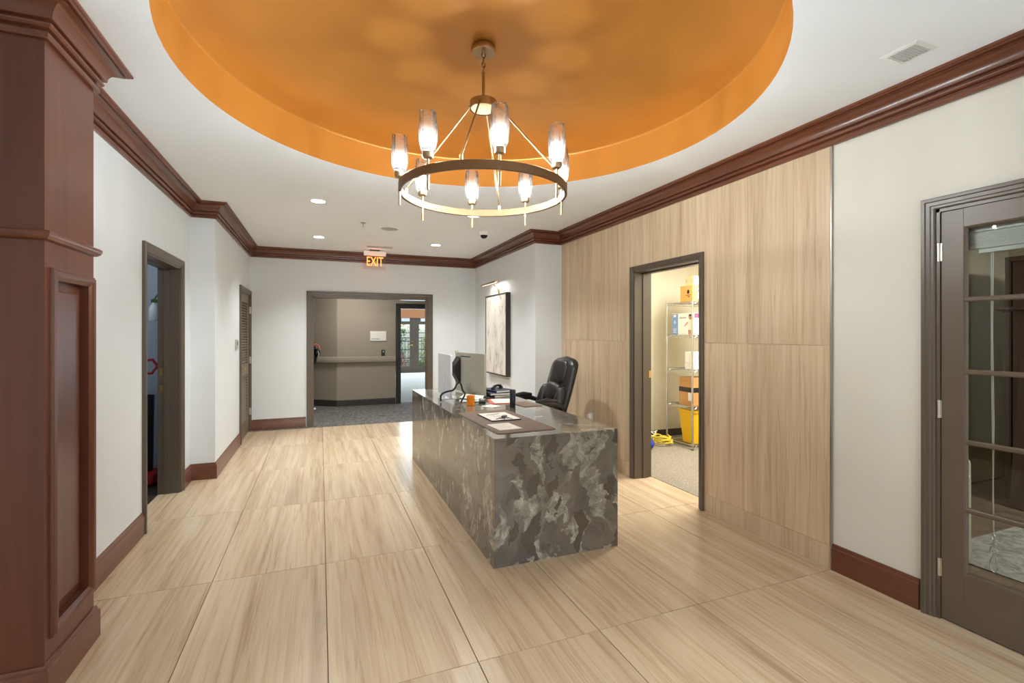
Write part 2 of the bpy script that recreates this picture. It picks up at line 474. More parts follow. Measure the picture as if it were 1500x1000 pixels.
# ================================================================== SETTING
# ---- floor with stone tiles
fl = B(-2.8, 3.10, -3.6, 7.985, -0.06, -0.006).build('floor', 'grout')
tag(fl, 'travertine look tile floor of the reception lobby', 'floor', kind='structure')
tile_cache = {}
def tile(x0, x1, y0, y1):
    g = 0.0019
    w, d = round(x1 - x0 - 2 * g, 4), round(y1 - y0 - 2 * g, 4)
    if (w, d) not in tile_cache:
        m = MB(); b = 0.0012
        m.prism([(-w / 2, -d / 2), (w / 2, -d / 2), (w / 2, d / 2), (-w / 2, d / 2)], -0.010, -b)
        z = len(m.v)
        m._add([(-w / 2, -d / 2, -b), (w / 2, -d / 2, -b), (w / 2, d / 2, -b), (-w / 2, d / 2, -b),
                (-w / 2 + b, -d / 2 + b, 0), (w / 2 - b, -d / 2 + b, 0), (w / 2 - b, d / 2 - b, 0), (-w / 2 + b, d / 2 - b, 0)],
               [(4, 5, 6, 7), (0, 1, 5, 4), (1, 2, 6, 5), (2, 3, 7, 6), (3, 0, 4, 7)])
        me = m.mesh('tile'); me.materials.append(MATS['tile_stone']); tile_cache[(w, d)] = me
    o = bpy.data.objects.new('tile', tile_cache[(w, d)]); COL.objects.link(o)
    o.location = ((x0 + x1) / 2, (y0 + y1) / 2, 0); o.parent = fl
for i in range(-1, 6):
    for j in range(-4, 5):
        x0, x1 = TX0 + i * TDX, TX0 + (i + 1) * TDX
        y0, y1 = TY0 + j * TDY, TY0 + (j + 1) * TDY
        y1 = min(y1, 7.985)
        if y1 - y0 < 0.05: continue
        tile(x0, x1, y0, y1)
for i in (-4, -3, -2):                         # lobby to the side of the pilaster
    for j in range(-4, 1):
        y0, y1 = TY0 + j * TDY, min(TY0 + (j + 1) * TDY, 2.5)
        tile(TX0 + i * TDX, TX0 + (i + 1) * TDX, y0, y1)
tile(-1.35, -1.194, 4.20, 5.22)                # closet threshold

# ---- ceiling with round recess
def ceiling():
    m = MB(); x0, x1, y0, y1 = -2.8, 3.05, -3.6, 8.25
    angs = sorted(set([round(2 * PI * k / 96, 6) for k in range(96)] + [round(math.atan2(y - DY, x - DX) % (2 * PI), 6) for x in (x0, x1) for y in (y0, y1)]))
    inner = []; outer = []
    for a in angs:
        c, s_ = cos(a), sin(a); inner.append((DX + DR * c, DY + DR * s_, ZC))
        t = min([((x1 if c > 0 else x0) - DX) / c if abs(c) > 1e-9 else 1e9, ((y1 if s_ > 0 else y0) - DY) / s_ if abs(s_) > 1e-9 else 1e9])
        outer.append((DX + t * c, DY + t * s_, ZC))
    n = len(angs)
    m._add(inner + outer, [(k, (k + 1) % n, n + (k + 1) % n, n + k) for k in range(n)])
    return m
cl = ceiling().build('ceiling', 'ceiling_paint')
tag(cl, 'smooth white lobby ceiling around the round gold recess', 'ceiling', kind='structure')
prof = [(DR, ZC), (DR, ZC + 0.225), (DR - 0.004, ZC + 0.236), (DR - 0.014, ZC + 0.243)]
for k in range(1, 13):
    r = (DR - 0.014) * (1 - k / 12.0); prof.append((max(r, 0.001), ZC + 0.243 + 0.093 * (1 - (r / (DR - 0.014)) ** 2)))
dome = MB().lathe(prof, (DX, DY, 0), 96, cap=False).build('ceiling_dome', 'gold_paint', smooth=50)
tag(dome, 'gold painted round ceiling recess above the chandelier', 'ceiling', kind='structure')
tag(B(-6, 9, -3.7, 18.3, 3.2, 3.3).build('roof', 'ceiling_paint'), 'roof slab over the whole building', 'roof', kind='structure')

# ---- walls
def W(name, label, boxes, m='wall_paint'):
    q = MB()
    for b in boxes: q.box(*b)
    return tag(q.build(name, m), label, 'wall', kind='structure')
LO0, LO1, LTOP = 4.245, 5.18, 2.035            # closet opening
W('wall_left', 'white wall with the open closet doorway', [
    (XL - WT, XL, 2.5, LO0, 0, 2.74), (XL - WT, XL, LO1, YR, 0, 2.74), (XL - WT, XL, LO0, LO1, LTOP, 2.74)])
VO0, VO1, VTOP = 7.15, 8.02, 2.01
W('wall_left_far', 'white wall stepping out beside the louvered door', [
    (XL2 - 0.34, XL2, YR, VO0, 0, 2.74), (XL2 - 0.34, XL2, VO1, YB + 0.15, 0, 2.74), (XL2 - 0.34, XL2, VO0, VO1, VTOP, 2.74),
    (XL2 - 0.34, XL2 - 0.12, VO0, VO1, 0, VTOP)])
BO0, BO1, BTOP = -0.115, 1.682, 2.015
W('wall_back', 'white end wall with the wide cased opening', [
    (XL2 - 0.34, BO0, YB, YB + 0.15, 0, 2.74), (BO1, 3.4, YB, YB + 0.15, 0, 2.74), (BO0, BO1, YB, YB + 0.15, BTOP, 2.74)])
W('wall_right_far', 'white wall carrying the abstract painting', [(XP, XR + 0.2, YR, YB, 0, 2.74)])
SO0, SO1, STOP = 3.105, 4.005, 2.055           # storage opening
FO0, FO1, FTOP = 0.545, 1.482, 2.062           # office opening
xs = XR + 0.012
W('wall_right', 'warm bounce tinted wall holding the stone cladding and two doors', [
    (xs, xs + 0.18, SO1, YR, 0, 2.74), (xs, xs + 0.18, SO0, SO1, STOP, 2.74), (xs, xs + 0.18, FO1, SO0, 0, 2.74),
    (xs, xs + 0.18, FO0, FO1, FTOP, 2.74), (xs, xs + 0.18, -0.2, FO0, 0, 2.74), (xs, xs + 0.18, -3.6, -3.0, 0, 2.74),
    (xs, xs + 0.18, -3.0, -0.2, 2.5, 2.74)], 'bounce_tinted_paint')
W('wall_front', 'lobby wall behind the viewpoint with an opening added for fill light', [
    (-2.8, -2.0, -3.6, -3.45, 0, 2.74), (2.6, 3.1, -3.6, -3.45, 0, 2.74), (-2.0, 2.6, -3.6, -3.45, 2.45, 2.74)])
W('wall_left_near', 'lobby side wall next to the added glazed front', [(-2.9, -2.8, -3.6, 2.6, 0, 2.74), (-2.8, -1.6, 2.46, 2.6, 0, 2.74)])

# ---- stone cladding panels on the right wall
clad_rows = [(0.0, 0.14), (0.14, 1.362), (1.362, 2.60)]
ys = [2.022 + 0.6096 * k for k in range(6)] + [YR]
cladding = thing('wall_right_cladding', 'vertical grained travertine cladding around the storeroom doorway', 'wall cladding', (XR, 3.8, 0), kind='structure')
D0, D1, DT = 3.062, 4.048, 2.098
for a, b in zip(ys[:-1], ys[1:]):
    for z0, z1 in clad_rows:
        g = 0.0009; m = MB(); y0, y1, za, zb = a + g, b - g, z0 + g, z1 - g
        if zb > DT:
            lo = max(za, DT) if (D0 < y1 and D1 > y0) else za
            m.box(XR, XR + 0.0118, y0, y1, lo, zb)
            if lo > za:
                if y0 < D0: m.box(XR, XR + 0.0118, y0, D0, za, lo)
                if y1 > D1: m.box(XR, XR + 0.0118, D1, y1, za, lo)
        else:
            if y1 <= D0 or y0 >= D1: m.box(XR, XR + 0.0118, y0, y1, za, zb)
            else:
                if y0 < D0 - 0.01: m.box(XR, XR + 0.0118, y0, D0, za, zb)
                if y1 > D1 + 0.01: m.box(XR, XR + 0.0118, D1, y1, za, zb)
        if m.v: m.build('stone_panel', 'clad_stone', cladding, world=True)
tag(B(XR - 0.003, XR + 0.012, 2.012, 2.0195, 0.0, 2.58).build('trim_edge_strip', 'steel'), 'thin metal edge strip closing the stone cladding', 'trim', kind='structure')

# ---- crown moulding and baseboards
crown = [(0, -0.149), (0.014, -0.149), (0.018, -0.142), (0.018, -0.126), (0.014, -0.121), (0.008, -0.120), (0.008, -0.114), (0.024, -0.111), (0.031, -0.105), (0.032, -0.097), (0.028, -0.091),
         (0.022, -0.090), (0.022, -0.085), (0.038, -0.083)]
for k in range(0, 9):
    t = k / 8.0
    crown.append((0.040 + 0.054 * (1 - cos(t * PI / 2)), -0.080 + 0.054 * sin(t * PI / 2)))
crown += [(0.088, -0.026), (0.088, -0.021), (0.103, -0.020), (0.109, -0.014), (0.116, -0.012), (0.120, -0.006), (0.120, 0.0), (0, 0)]
cp = [(o, ZC + z) for o, z in crown]
path = [(XR, -3.4), (XR, YR), (XP, YR), (XP, YB), (XL2, YB), (XL2, YR), (XL, YR), (XL, 2.6)]
tag(MB().sweep(path, cp).build('trim_1', 'mahogany_flat', smooth=24), 'mahogany crown moulding running around the white ceiling', 'crown moulding', kind='structure')
bb = [(0, 0), (0.018, 0), (0.018, 0.128), (0.016, 0.134), (0.011, 0.138), (0.011, 0.146), (0.007, 0.156), (0, 0.158)]
def baseboard(name, label, path, m='mahogany_flat'):
    return tag(MB().sweep(path, bb).build(name, m, smooth=30), label, 'baseboard', kind='structure')
baseboard('baseboard_left', 'mahogany baseboard between pilaster and closet doorway', [(XL, 4.18), (XL, 2.6)])
baseboard('baseboard_left_far', 'mahogany baseboard wrapping the stepped wall beside the closet', [(XL2, 7.08), (XL2, YR), (XL, YR), (XL, 5.245)])
baseboard('baseboard_back', 'mahogany baseboard on the end wall near the louvered door', [(-0.21, YB), (XL2, YB)])
baseboard('baseboard_right_far', 'mahogany baseboard under the painting behind the desk', [(XR, YR), (XP, YR), (XP, YB), (1.775, YB)])
baseboard('baseboard_right', 'short mahogany baseboard between stone cladding and glazed door', [(XR + 0.012, 1.552), (XR + 0.012, 2.012)])
baseboard('baseboard_right_near', 'mahogany baseboard past the glazed door', [(XR + 0.012, -3.0), (XR + 0.012, 0.47)])

# ---- wood pilaster
CX, CY0, CY1 = -0.995, 2.41, 2.845
pil = thing('column', 'tall mahogany pilaster with belt moulding and recessed side panel', 'pilaster', (-1.3, 2.6, 0), kind='structure')
PY0, PY1, PZ0, PZ1 = 2.482, 2.795, 0.262, 1.662
m = MB()
m.box(-1.7, CX - 0.03, CY0, CY1, 0, 2.72)
m.box(CX - 0.03, CX, CY0, PY0, 0, 2.72); m.box(CX - 0.03, CX, PY1, CY1, 0, 2.72)
m.box(CX - 0.03, CX, PY0, PY1, 0, PZ0); m.box(CX - 0.03, CX, PY0, PY1, PZ1, 2.72)
m.build('shaft', 'mahogany', pil, world=True)
B(CX - 0.03, CX - 0.016, PY0 + 0.05, PY1 - 0.05, PZ0 + 0.05, PZ1 - 0.05).build('side_panel', 'mahogany', pil, world=True, bevel=0.008)
fp = [(-0.012, -0.03), (-0.012, 0.004), (-0.004, 0.010), (0.004, 0.016), (0.014, 0.020), (0.022, 0.020), (0.028, 0.012), (0.032, 0.012), (0.034, 0.0), (0.034, -0.03)]
m = MB().sweep([(PY0, PZ0), (PY0, PZ1), (PY1, PZ1), (PY1, PZ0)], fp, lambda a, b, p: (CX + p, a, b), closed=True)
m.build('panel_moulding', 'mahogany', pil, smooth=35, world=True)
belt = [(0, -0.026), (0.010, -0.024), (0.020, -0.016), (0.026, -0.004), (0.026, 0.006), (0.020, 0.012), (0.012, 0.014), (0, 0.016)]
cpath = [(-1.3, CY1), (CX, CY1), (CX, CY0), (-1.9, CY0)]
def rev(p): return [(o, z) for o, z in p]
MB().sweep(cpath, [(o, 1.822 + z) for o, z in belt]).build('belt_moulding', 'mahogany_flat', pil, smooth=35, world=True)
MB().sweep(cpath, [(o, z - 0.001) for o, z in cp]).build('capital', 'mahogany_flat', pil, smooth=24, world=True)
MB().sweep(cpath, [(o * 1.1, z * 0.95) for o, z in bb]).build('base', 'mahogany_flat', pil, smooth=30, world=True)

# ---- door frames
cas_prof = lambda w: [(0, 0), (0, 0.010), (0.006, 0.014), (w * 0.28, 0.014), (w * 0.34, 0.019), (w * 0.62, 0.020), (w * 0.68, 0.026), (w * 0.92, 0.026), (w, 0.020), (w, 0)]
def casing(name, label, s0, s1, zt, w, f, jamb, cat='door frame', m='trim_paint', strikes=(), loc=(0, 0, 0), stop=None):
    t = thing(name, label, cat, loc, kind='structure')
    MB().sweep([(s0, 0), (s0, zt), (s1, zt), (s1, 0)], cas_prof(w), f).build('casing', m, t, smooth=25, world=True)
    d = jamb; th = 0.016
    for nm, (a0, a1, b0, b1) in (('jamb', (s0 - 0.001, s0 + th, 0, zt)), ('jamb', (s1 - th, s1 + 0.001, 0, zt)), ('head_jamb', (s0, s1, zt - th, zt + 0.001))):
        q = MB(); p0 = f(a0, b0, 0.004); p1 = f(a1, b1, -d)
        q.box(min(p0[0], p1[0]), max(p0[0], p1[0]), min(p0[1], p1[1]), max(p0[1], p1[1]), min(p0[2], p1[2]), max(p0[2], p1[2]))
        q.build(nm, m, t, world=True)
    if stop:
        q = MB()
        for (a0, a1, b0, b1) in ((s0 + th, s0 + th + 0.011, 0, zt - th), (s1 - th - 0.011, s1 - th, 0, zt - th), (s0 + th, s1 - th, zt - th - 0.011, zt - th)):
            p0 = f(a0, b0, -stop[0]); p1 = f(a1, b1, -stop[1])
            q.box(min(p0[0], p1[0]), max(p0[0], p1[0]), min(p0[1], p1[1]), max(p0[1], p1[1]), min(p0[2], p1[2]), max(p0[2], p1[2]))
        q.build('door_stop', m, t, world=True)
    for (a, z, dp) in strikes:
        q = MB(); p0 = f(a - 0.004, z - 0.035, -dp); p1 = f(a, z + 0.035, -dp - 0.026)
        q.box(min(p0[0], p1[0]), max(p0[0], p1[0]), min(p0[1], p1[1]), max(p0[1], p1[1]), min(p0[2], p1[2]), max(p0[2], p1[2]))
        q.build('strike_plate', 'brass', t, world=True)
    return t
fL = lambda a, b, p: (XL + p, a, b)
fL2 = lambda a, b, p: (XL2 + p, a, b)
fR = lambda a, b, p: (XR - p, a, b)
fR2 = lambda a, b, p: (XR + 0.012 - p, a, b)
fB = lambda a, b, p: (a, YB - p, b)
casing('door_1', 'dark taupe frame of the open closet doorway in the white wall', LO0, LO1, LTOP, 0.066, fL, WT, loc=(XL, 4.7, 0), strikes=((LO1 - 0.016, 1.09, 0.125), (LO1 - 0.016, 0.94, 0.125)), stop=(0.075, 0.118))
casing('door_2', 'dark taupe frame of the storeroom doorway in the stone cladding', SO0, SO1, STOP, 0.044, fR, 0.195, loc=(XR, 3.55, 0), strikes=((SO1 - 0.016, 1.03, 0.165),), stop=(0.09, 0.155))
casing('trim_2', 'dark taupe casing of the wide opening into the hallway', BO0, BO1, BTOP, 0.082, fB, 0.155, cat='door frame', loc=(0.78, YB, 0))

# glazed office door
d3 = casing('door_3', 'brown five-pane glazed office door with white cord hanging behind', FO0, FO1, FTOP, 0.058, fR2, 0.185, cat='door', loc=(XR, 1.0, 0), stop=(0.062, 0.078))
LX0, LX1 = XR + 0.016, XR + 0.058             # leaf thickness
LY0, LY1, LZ1 = 0.566, 1.464, 2.044
GY0, GY1, GZ0, GZ1 = 0.668, 1.372, 0.262, 1.955
B(LX0, LX1, GY1, LY1, 0.008, LZ1).build('stile', 'door_paint', d3, world=True, bevel=0.002)
B(LX0, LX1, LY0, GY0, 0.008, LZ1).build('stile', 'door_paint', d3, world=True, bevel=0.002)
B(LX0, LX1, GY0, GY1, GZ1, LZ1).build('top_rail', 'door_paint', d3, world=True)
B(LX0, LX1, GY0, GY1, 0.008, GZ0).build('bottom_rail', 'door_paint', d3, world=True)
mz = [0.578, 0.907, 1.249, 1.600]
ee = [GZ0] + mz + [GZ1]
for z in mz: MB().sweep([(GY0, z), (GY1, z)], [(-0.012, 0.004), (-0.012, 0.014), (-0.006, 0.018), (0.006, 0.018), (0.012, 0.014), (0.012, 0.004)], lambda a, b, p: (LX0 + 0.02 - p, a, b)).build('glazing_bar', 'door_paint', d3, world=True, smooth=30)
bead = [(0, 0), (0, 0.004), (0.006, 0.012), (0.012, 0.014), (0.012, 0)]
MB().sweep([(GY1 - 0.012, GZ0 + 0.012), (GY0 + 0.012, GZ0 + 0.012), (GY0 + 0.012, GZ1 - 0.012), (GY1 - 0.012, GZ1 - 0.012)], [(-o + 0.0, p) for o, p in bead][::-1] if False else bead, lambda a, b, p: (LX0 + 0.016 - p, a, b), closed=True).build('glazing_bead', 'door_paint', d3, world=True)
for z0, z1 in zip(ee[:-1], ee[1:]): B(LX0 + 0.022, LX0 + 0.026, GY0, GY1, z0, z1).build('pane', 'pane_glass', d3, world=True)
for z in (0.26, 1.055, 1.844):
    q = MB().tube([(LX0 - 0.004, 1.472, z - 0.045), (LX0 - 0.004, 1.472, z + 0.045)], 0.0075, 10)
    q.box(LX0 - 0.004, LX0 + 0.006, 1.458, 1.482, z - 0.044, z + 0.044)
    q.build('hinge', 'nickel', d3, world=True)

# louvered door
d4 = casing('door_4', 'olive brown louvered closet door beside the end wall', VO0, VO1, VTOP, 0.060, fL2, 0.11, cat='door', loc=(XL2, 7.6, 0))
vx0, vx1 = XL2 - 0.045, XL2 - 0.006
va, vb, vt = VO0 + 0.019, VO1 - 0.019, VTOP - 0.02
for y0, y1 in ((va, va + 0.11), (vb - 0.11, vb)): B(vx0, vx1, y0, y1, 0.01, vt).build('stile', 'louver_paint', d4, world=True)
for z0, z1 in ((0.01, 0.22), (0.86, 1.0), (vt - 0.12, vt)): B(vx0, vx1, va + 0.11, vb - 0.11, z0, z1).build('rail', 'louver_paint', d4, world=True)
slat_me = None
def slats(z0, z1):
    global slat_me
    n = int((z1 - z0) / 0.036)
    for k in range(n):
        if slat_me is None:
            q = MB(); q.obox(Matrix.Rotation(rad(48), 4, 'Y'), 0.044, vb - va - 0.222, 0.007)
            slat_me = q.mesh('slat'); slat_me.materials.append(MATS['louver_paint'])
        o = bpy.data.objects.new('slat', slat_me); COL.objects.link(o); o.parent = d4
        o.location = Vector(((vx0 + vx1) / 2, (va + vb) / 2, z0 + (k + 0.5) * (z1 - z0) / n)) - d4.location
slats(0.22, 0.86); slats(1.0, vt - 0.12)
q = MB().lathe([(0.026, 0), (0.026, 0.008), (0.012, 0.012), (0.010, 0.05)], seg=14, M=Matrix.Translation((vx1, va + 0.06, 0.98)) @ Matrix.Rotation(rad(90), 4, 'Y'))
q.tube([(vx1 + 0.048, va + 0.05, 0.98), (vx1 + 0.05, va + 0.10, 0.982), (vx1 + 0.047, va + 0.165, 0.978)], 0.008, 8)
q.build('lever_handle', 'brass', d4, world=True, smooth=40)
for z in (0.30, 1.05, 1.78): B(XL2 + 0.002, XL2 + 0.03, vb - 0.006, vb + 0.016, z - 0.05, z + 0.05).build('hinge', 'nickel', d4, world=True)

# ---- closet behind the first doorway
q = MB()
q.box(-3.3, -1.35, 3.9, 4.0, 0, 2.6); q.box(-3.3, -1.32, 5.95, 6.05, 0, 2.6); q.box(-3.4, -3.3, 3.9, 6.05, 0, 2.6); q.box(-3.4, -1.3, 3.9, 6.05, 2.6, 2.65); q.box(-1.36, -1.31, 5.5, 6.0, 0, 2.6)
tag(q.build('wall_closet', 'closet_paint'), 'blue grey walls of the small closet', 'wall', kind='structure')
tag(B(-3.4, -1.35, 3.9, 6.05, -0.05, -0.002).build('floor_closet', 'dark_base'), 'dark closet floor behind the doorway', 'floor', kind='structure')

light('closet_light', 'POINT', (-2.2, 4.9, 2.4), 9, (0.9, 0.96, 1.0), radius=0.08)

# ---- storeroom shell
q = MB()
q.box(3.08, 6.2, 5.50, 5.6, 0, 2.62); q.box(6.1, 6.2, 2.8, 5.6, 0, 2.62); q.box(3.08, 6.2, 2.78, 2.88, 0, 2.62)
tag(q.build('wall_storeroom', 'store_paint'), 'pale walls of the storeroom behind the wire shelf', 'wall', kind='structure')
tag(B(3.05, 6.2, 2.8, 5.6, 2.6, 2.66).build('ceiling_storeroom', 'ceiling_paint'), 'white storeroom ceiling', 'ceiling', kind='structure')
tag(B(3.092, 6.2, 2.8, 5.6, -0.05, 0.003).build('floor_storeroom', 'store_carpet'), 'grey brown carpet of the storeroom', 'floor', kind='structure')
tag(MB().sweep([(6.1, 5.5), (3.1, 5.5)], [(0, 0), (0.012, 0), (0.012, 0.1), (0, 0.1)]).build('baseboard_storeroom', 'dark_base'), 'dark baseboard along the storeroom wall', 'baseboard', kind='structure')
st = thing('ceiling_panel_light', 'white ceiling light panel of the storeroom', 'ceiling light', (4.2, 3.7, 2.6))
B(-0.32, 0.32, -0.62, 0.62, -0.03, 0).build('frame', 'white_plastic', st)
B(-0.30, 0.30, -0.60, 0.60, -0.034, -0.03).build('diffuser', 'lamp_diffuser', st)
light('storeroom_light', 'AREA', (4.2, 3.7, 2.55), 62, (1.0, 0.97, 0.88), (0, 0, 0), 0.6, 1.2)

# ---- office behind the glazed door
q = MB()
q.box(3.08, 6.6, 2.70, 2.79, 0, 2.62); q.box(6.5, 6.6, -1.4, 2.75, 0, 2.62); q.box(3.08, 6.6, -1.4, -1.3, 0, 2.62)
tag(q.build('wall_office', 'office_paint'), 'olive grey office walls behind the glazed door', 'wall', kind='structure')
tag(B(3.05, 6.6, -1.4, 2.8, 2.6, 2.66).build('ceiling_office', 'ceiling_paint'), 'white office ceiling', 'ceiling', kind='structure')
of = B(3.085, 6.6, -1.4, 2.75, -0.05, -0.006).build('floor_office', 'dark_base')
tag(of, 'dark wood plank floor of the office', 'floor', kind='structure')
for k in range(24):
    y0 = -1.3 + k * 0.165
    off = (k * 0.37) % 1.2
    x = 3.09
    while x < 6.5:
        x1 = min(x + (1.2 if x > 3.1 else 0.4 + off), 6.5)
        B(x + 0.001, x1 - 0.001, y0 + 0.001, y0 + 0.164, -0.006, 0.0).build('plank', 'dark_plank', of)
        x = x1
light('office_light', 'AREA', (4.9, 0.4, 2.55), 85, (1.0, 0.96, 0.86), (0, 0, 0), 0.6, 0.6)

# ---- hallway and far room
HA = [(0.302, 10.107), (-0.135, 10.436), (-2.4, 12.14)]
q = MB()
q.prism([(-2.4, 12.14), (-0.135, 10.436), (0.302, 10.107), (1.435, 10.107), (1.435, 10.24), (0.35, 10.24), (-0.05, 10.54), (-2.4, 12.3)], 0, 2.62)
q.box(1.435, 2.52, 10.107, 10.24, 2.06, 2.62); q.box(2.52, 4.0, 10.107, 10.24, 0, 2.62)
q.box(3.3, 3.4, 8.2, 10.2, 0, 2.62); q.box(-2.5, -2.4, 8.2, 12.3, 0, 2.62)
q.box(-2.5, -1.3, 8.14, 8.24, 0, 2.62)
tag(q.build('wall_hallway', 'taupe_paint'), 'taupe hallway wall with a slight bend behind the opening', 'wall', kind='structure')
B(0.2, 0.5, 8.245, 8.25, 2.3, 2.5)
tag(B(-2.5, 4.0, 8.1, 12.3, 2.6, 2.66).build('ceiling_hallway', 'ceiling_paint'), 'white hallway ceiling', 'ceiling', kind='structure')
tag(B(-2.5, 4.0, 7.985, 12.3, -0.05, 0.003).build('floor_hallway', 'hall_carpet'), 'dark patterned hallway carpet', 'floor', kind='structure')
hb = [(0, 0), (0.014, 0), (0.014, 0.118), (0.008, 0.128), (0, 0.128)]
tag(MB().sweep([(1.43, 10.107), (0.302, 10.107), (-0.135, 10.436), (-2.0, 11.84)], hb).build('baseboard_hallway', 'dark_base'), 'near black hallway baseboard', 'baseboard', kind='structure')
rail = thing('handrail', 'taupe handrail along the hallway wall', 'handrail', (0.302, 10.107, 0.93))
rp = [(0.02, 0.87), (0.03, 0.862), (0.055, 0.872), (0.062, 0.90), (0.062, 0.95), (0.055, 0.975), (0.03, 0.985), (0.02, 0.98)]
MB().sweep([(1.43, 10.107), (0.302, 10.107), (-0.135, 10.436), (-2.0, 11.84)], rp).build('rail', 'taupe_paint', rail, smooth=50, world=True)
for (x, y) in ((1.2, 10.107), (0.6, 10.107)): B(x - 0.02, x + 0.02, y - 0.03, y, 0.89, 0.96).build('bracket', 'taupe_paint', rail, world=True)
fH = lambda a, b, p: (a, 10.107 - p, b)
casing('door_5', 'near black door frame leading to the room with garden doors', 1.525, 2.43, 1.972, 0.088, fH, 0.14, m='black_trim', loc=(2.0, 10.1, 0))
light('hallway_light', 'AREA', (0.5, 9.1, 2.55), 22, (1.0, 0.98, 0.93), (0, 0, 0), 0.5, 0.5)
q = MB()
q.box(0.9, 1.0, 10.24, 18.2, 0, 2.9); q.box(5.4, 5.5, 10.24, 18.2, 0, 2.9)
q.box(0.9, 2.40, 18.07, 18.2, 0, 2.9); q.box(4.11, 5.5, 18.07, 18.2, 0, 2.9); q.box(2.40, 4.11, 18.07, 18.2, 2.38, 2.9)
q.box(3.9, 5.5, 10.1, 10.24, 0, 2.9); q.box(0.9, 5.5, 10.12, 10.24, 2.62, 2.9)
tag(q.build('wall_far_room', 'wall_paint'), 'pale walls of the far room with garden doors', 'wall', kind='structure')
tag(B(0.9, 5.5, 10.1, 18.2, 2.9, 2.95).build('ceiling_far_room', 'ceiling_paint'), 'white ceiling of the far room', 'ceiling', kind='structure')
tag(B(0.9, 5.5, 10.24, 18.2, -0.05, 0.004).build('floor_far_room', 'far_carpet'), 'pale carpet of the far room', 'floor', kind='structure')
tag(B(2.40, 4.11, 18.02, 18.16, 2.03, 2.40).build('trim_3', 'orange_header'), 'orange brown header above the garden doors', 'trim', kind='structure')
def garden_door(name, x0, x1, hx, label):
    t = thing(name, label, 'door', ((x0 + x1) / 2, 18.1, 0), kind='structure')
    s = 0.165; gz0, gz1 = 0.23, 1.79
    for a, b in ((x0, x0 + s), (x1 - s, x1)): B(a, b, 18.08, 18.125, 0.01, 2.0).build('stile', 'door_paint', t, world=True)
    B(x0 + s, x1 - s, 18.08, 18.125, 0.01, gz0).build('bottom_rail', 'door_paint', t, world=True)
    B(x0 + s, x1 - s, 18.08, 18.125, gz1, 2.0).build('top_rail', 'door_paint', t, world=True)
    for k in range(5):
        za = gz0 + k * (gz1 - gz0) / 5
        B(x0 + s, x1 - s, 18.10, 18.104, za, za + (gz1 - gz0) / 5).build('pane', 'pane_glass', t, world=True)
        if k: B(x0 + s, x1 - s, 18.09, 18.115, za - 0.012, za + 0.012).build('glazing_bar', 'black_trim', t, world=True)
    B((x0 + x1) / 2 - 0.13, (x0 + x1) / 2 + 0.17, 18.03, 18.08, 1.90, 2.02).build('door_closer', 'white_plastic', t, world=True)
    return t
dd = garden_door('door_6', 2.55, 3.253, 3.19, 'glazed garden door with lever handle in the far room')
q = MB().lathe([(0.03, 0), (0.03, 0.012), (0.012, 0.016), (0.012, 0.05)], seg=12, M=Matrix.Translation((3.17, 18.08, 1.02)) @ Matrix.Rotation(rad(90), 4, 'X'))
q.tube([(3.17, 18.03, 1.02), (3.03, 18.03, 1.01)], 0.012, 8); q.lathe([(0.025, 0), (0.025, 0.012)], seg=12, M=Matrix.Translation((3.17, 18.08, 1.15)) @ Matrix.Rotation(rad(90), 4, 'X'))
q.build('lever_handle', 'brass', dd, world=True, smooth=40)
garden_door('door_7', 3.257, 3.96, 3.3, 'glazed garden door next to the wide casing edge')
tag(B(2.40, 4.11, 18.06, 18.13, 0, 0.008).build('trim_4', 'black_trim'), 'dark threshold under the garden doors', 'trim', kind='structure')
q = B(2.40, 2.548, 18.08, 18.16, 0, 2.03); q.box(3.962, 4.11, 18.08, 18.16, 0, 2.03); q.box(2.4, 4.11, 18.08, 18.16, 2.002, 2.03)
tag(q.build('trim_5', 'door_paint'), 'brown frame around the garden doors', 'trim', kind='structure')
light('far_room_light', 'AREA', (3.2, 14.0, 2.85), 30, NEUT, (0, 0, 0), 1.2, 3.0)

# made-up glazing behind the viewpoint, added as openings for the fill lights
q = MB()
for x in (-2.0, -0.85, 0.3, 1.45, 2.6): q.box(x - 0.03, x + 0.03, -3.56, -3.48, 0, 2.45)
q.box(-2.0, 2.6, -3.56, -3.48, 2.40, 2.45); q.box(-2.0, 2.6, -3.56, -3.48, 0, 0.06)
w1 = thing('added_window_1', 'unseen glazed front added behind the viewpoint for fill light', 'window', (0.3, -3.5, 0), kind='structure')
q.build('window_frame', 'black_trim', w1, world=True)
for x in (-2.0, -0.85, 0.3, 1.45): B(x + 0.03, x + 1.12, -3.525, -3.52, 0.06, 2.40).build('pane', 'pane_glass', w1, world=True)
w2 = thing('added_window_2', 'unseen side window added behind the viewpoint for fill light', 'window', (3.0, -1.6, 0), kind='structure')
q = MB()
for y in (-3.0, -1.6, -0.2): q.box(2.95, 3.03, y - 0.03, y + 0.03, 0.0, 2.5)
q.box(2.95, 3.03, -3.0, -0.2, 2.45, 2.5); q.box(2.95, 3.03, -3.0, -0.2, 0.0, 0.12)
q.build('window_frame', 'black_trim', w2, world=True)
for y in (-3.0, -1.6): B(2.985, 2.99, y + 0.03, y + 1.37, 0.12, 2.45).build('pane', 'pane_glass', w2, world=True)

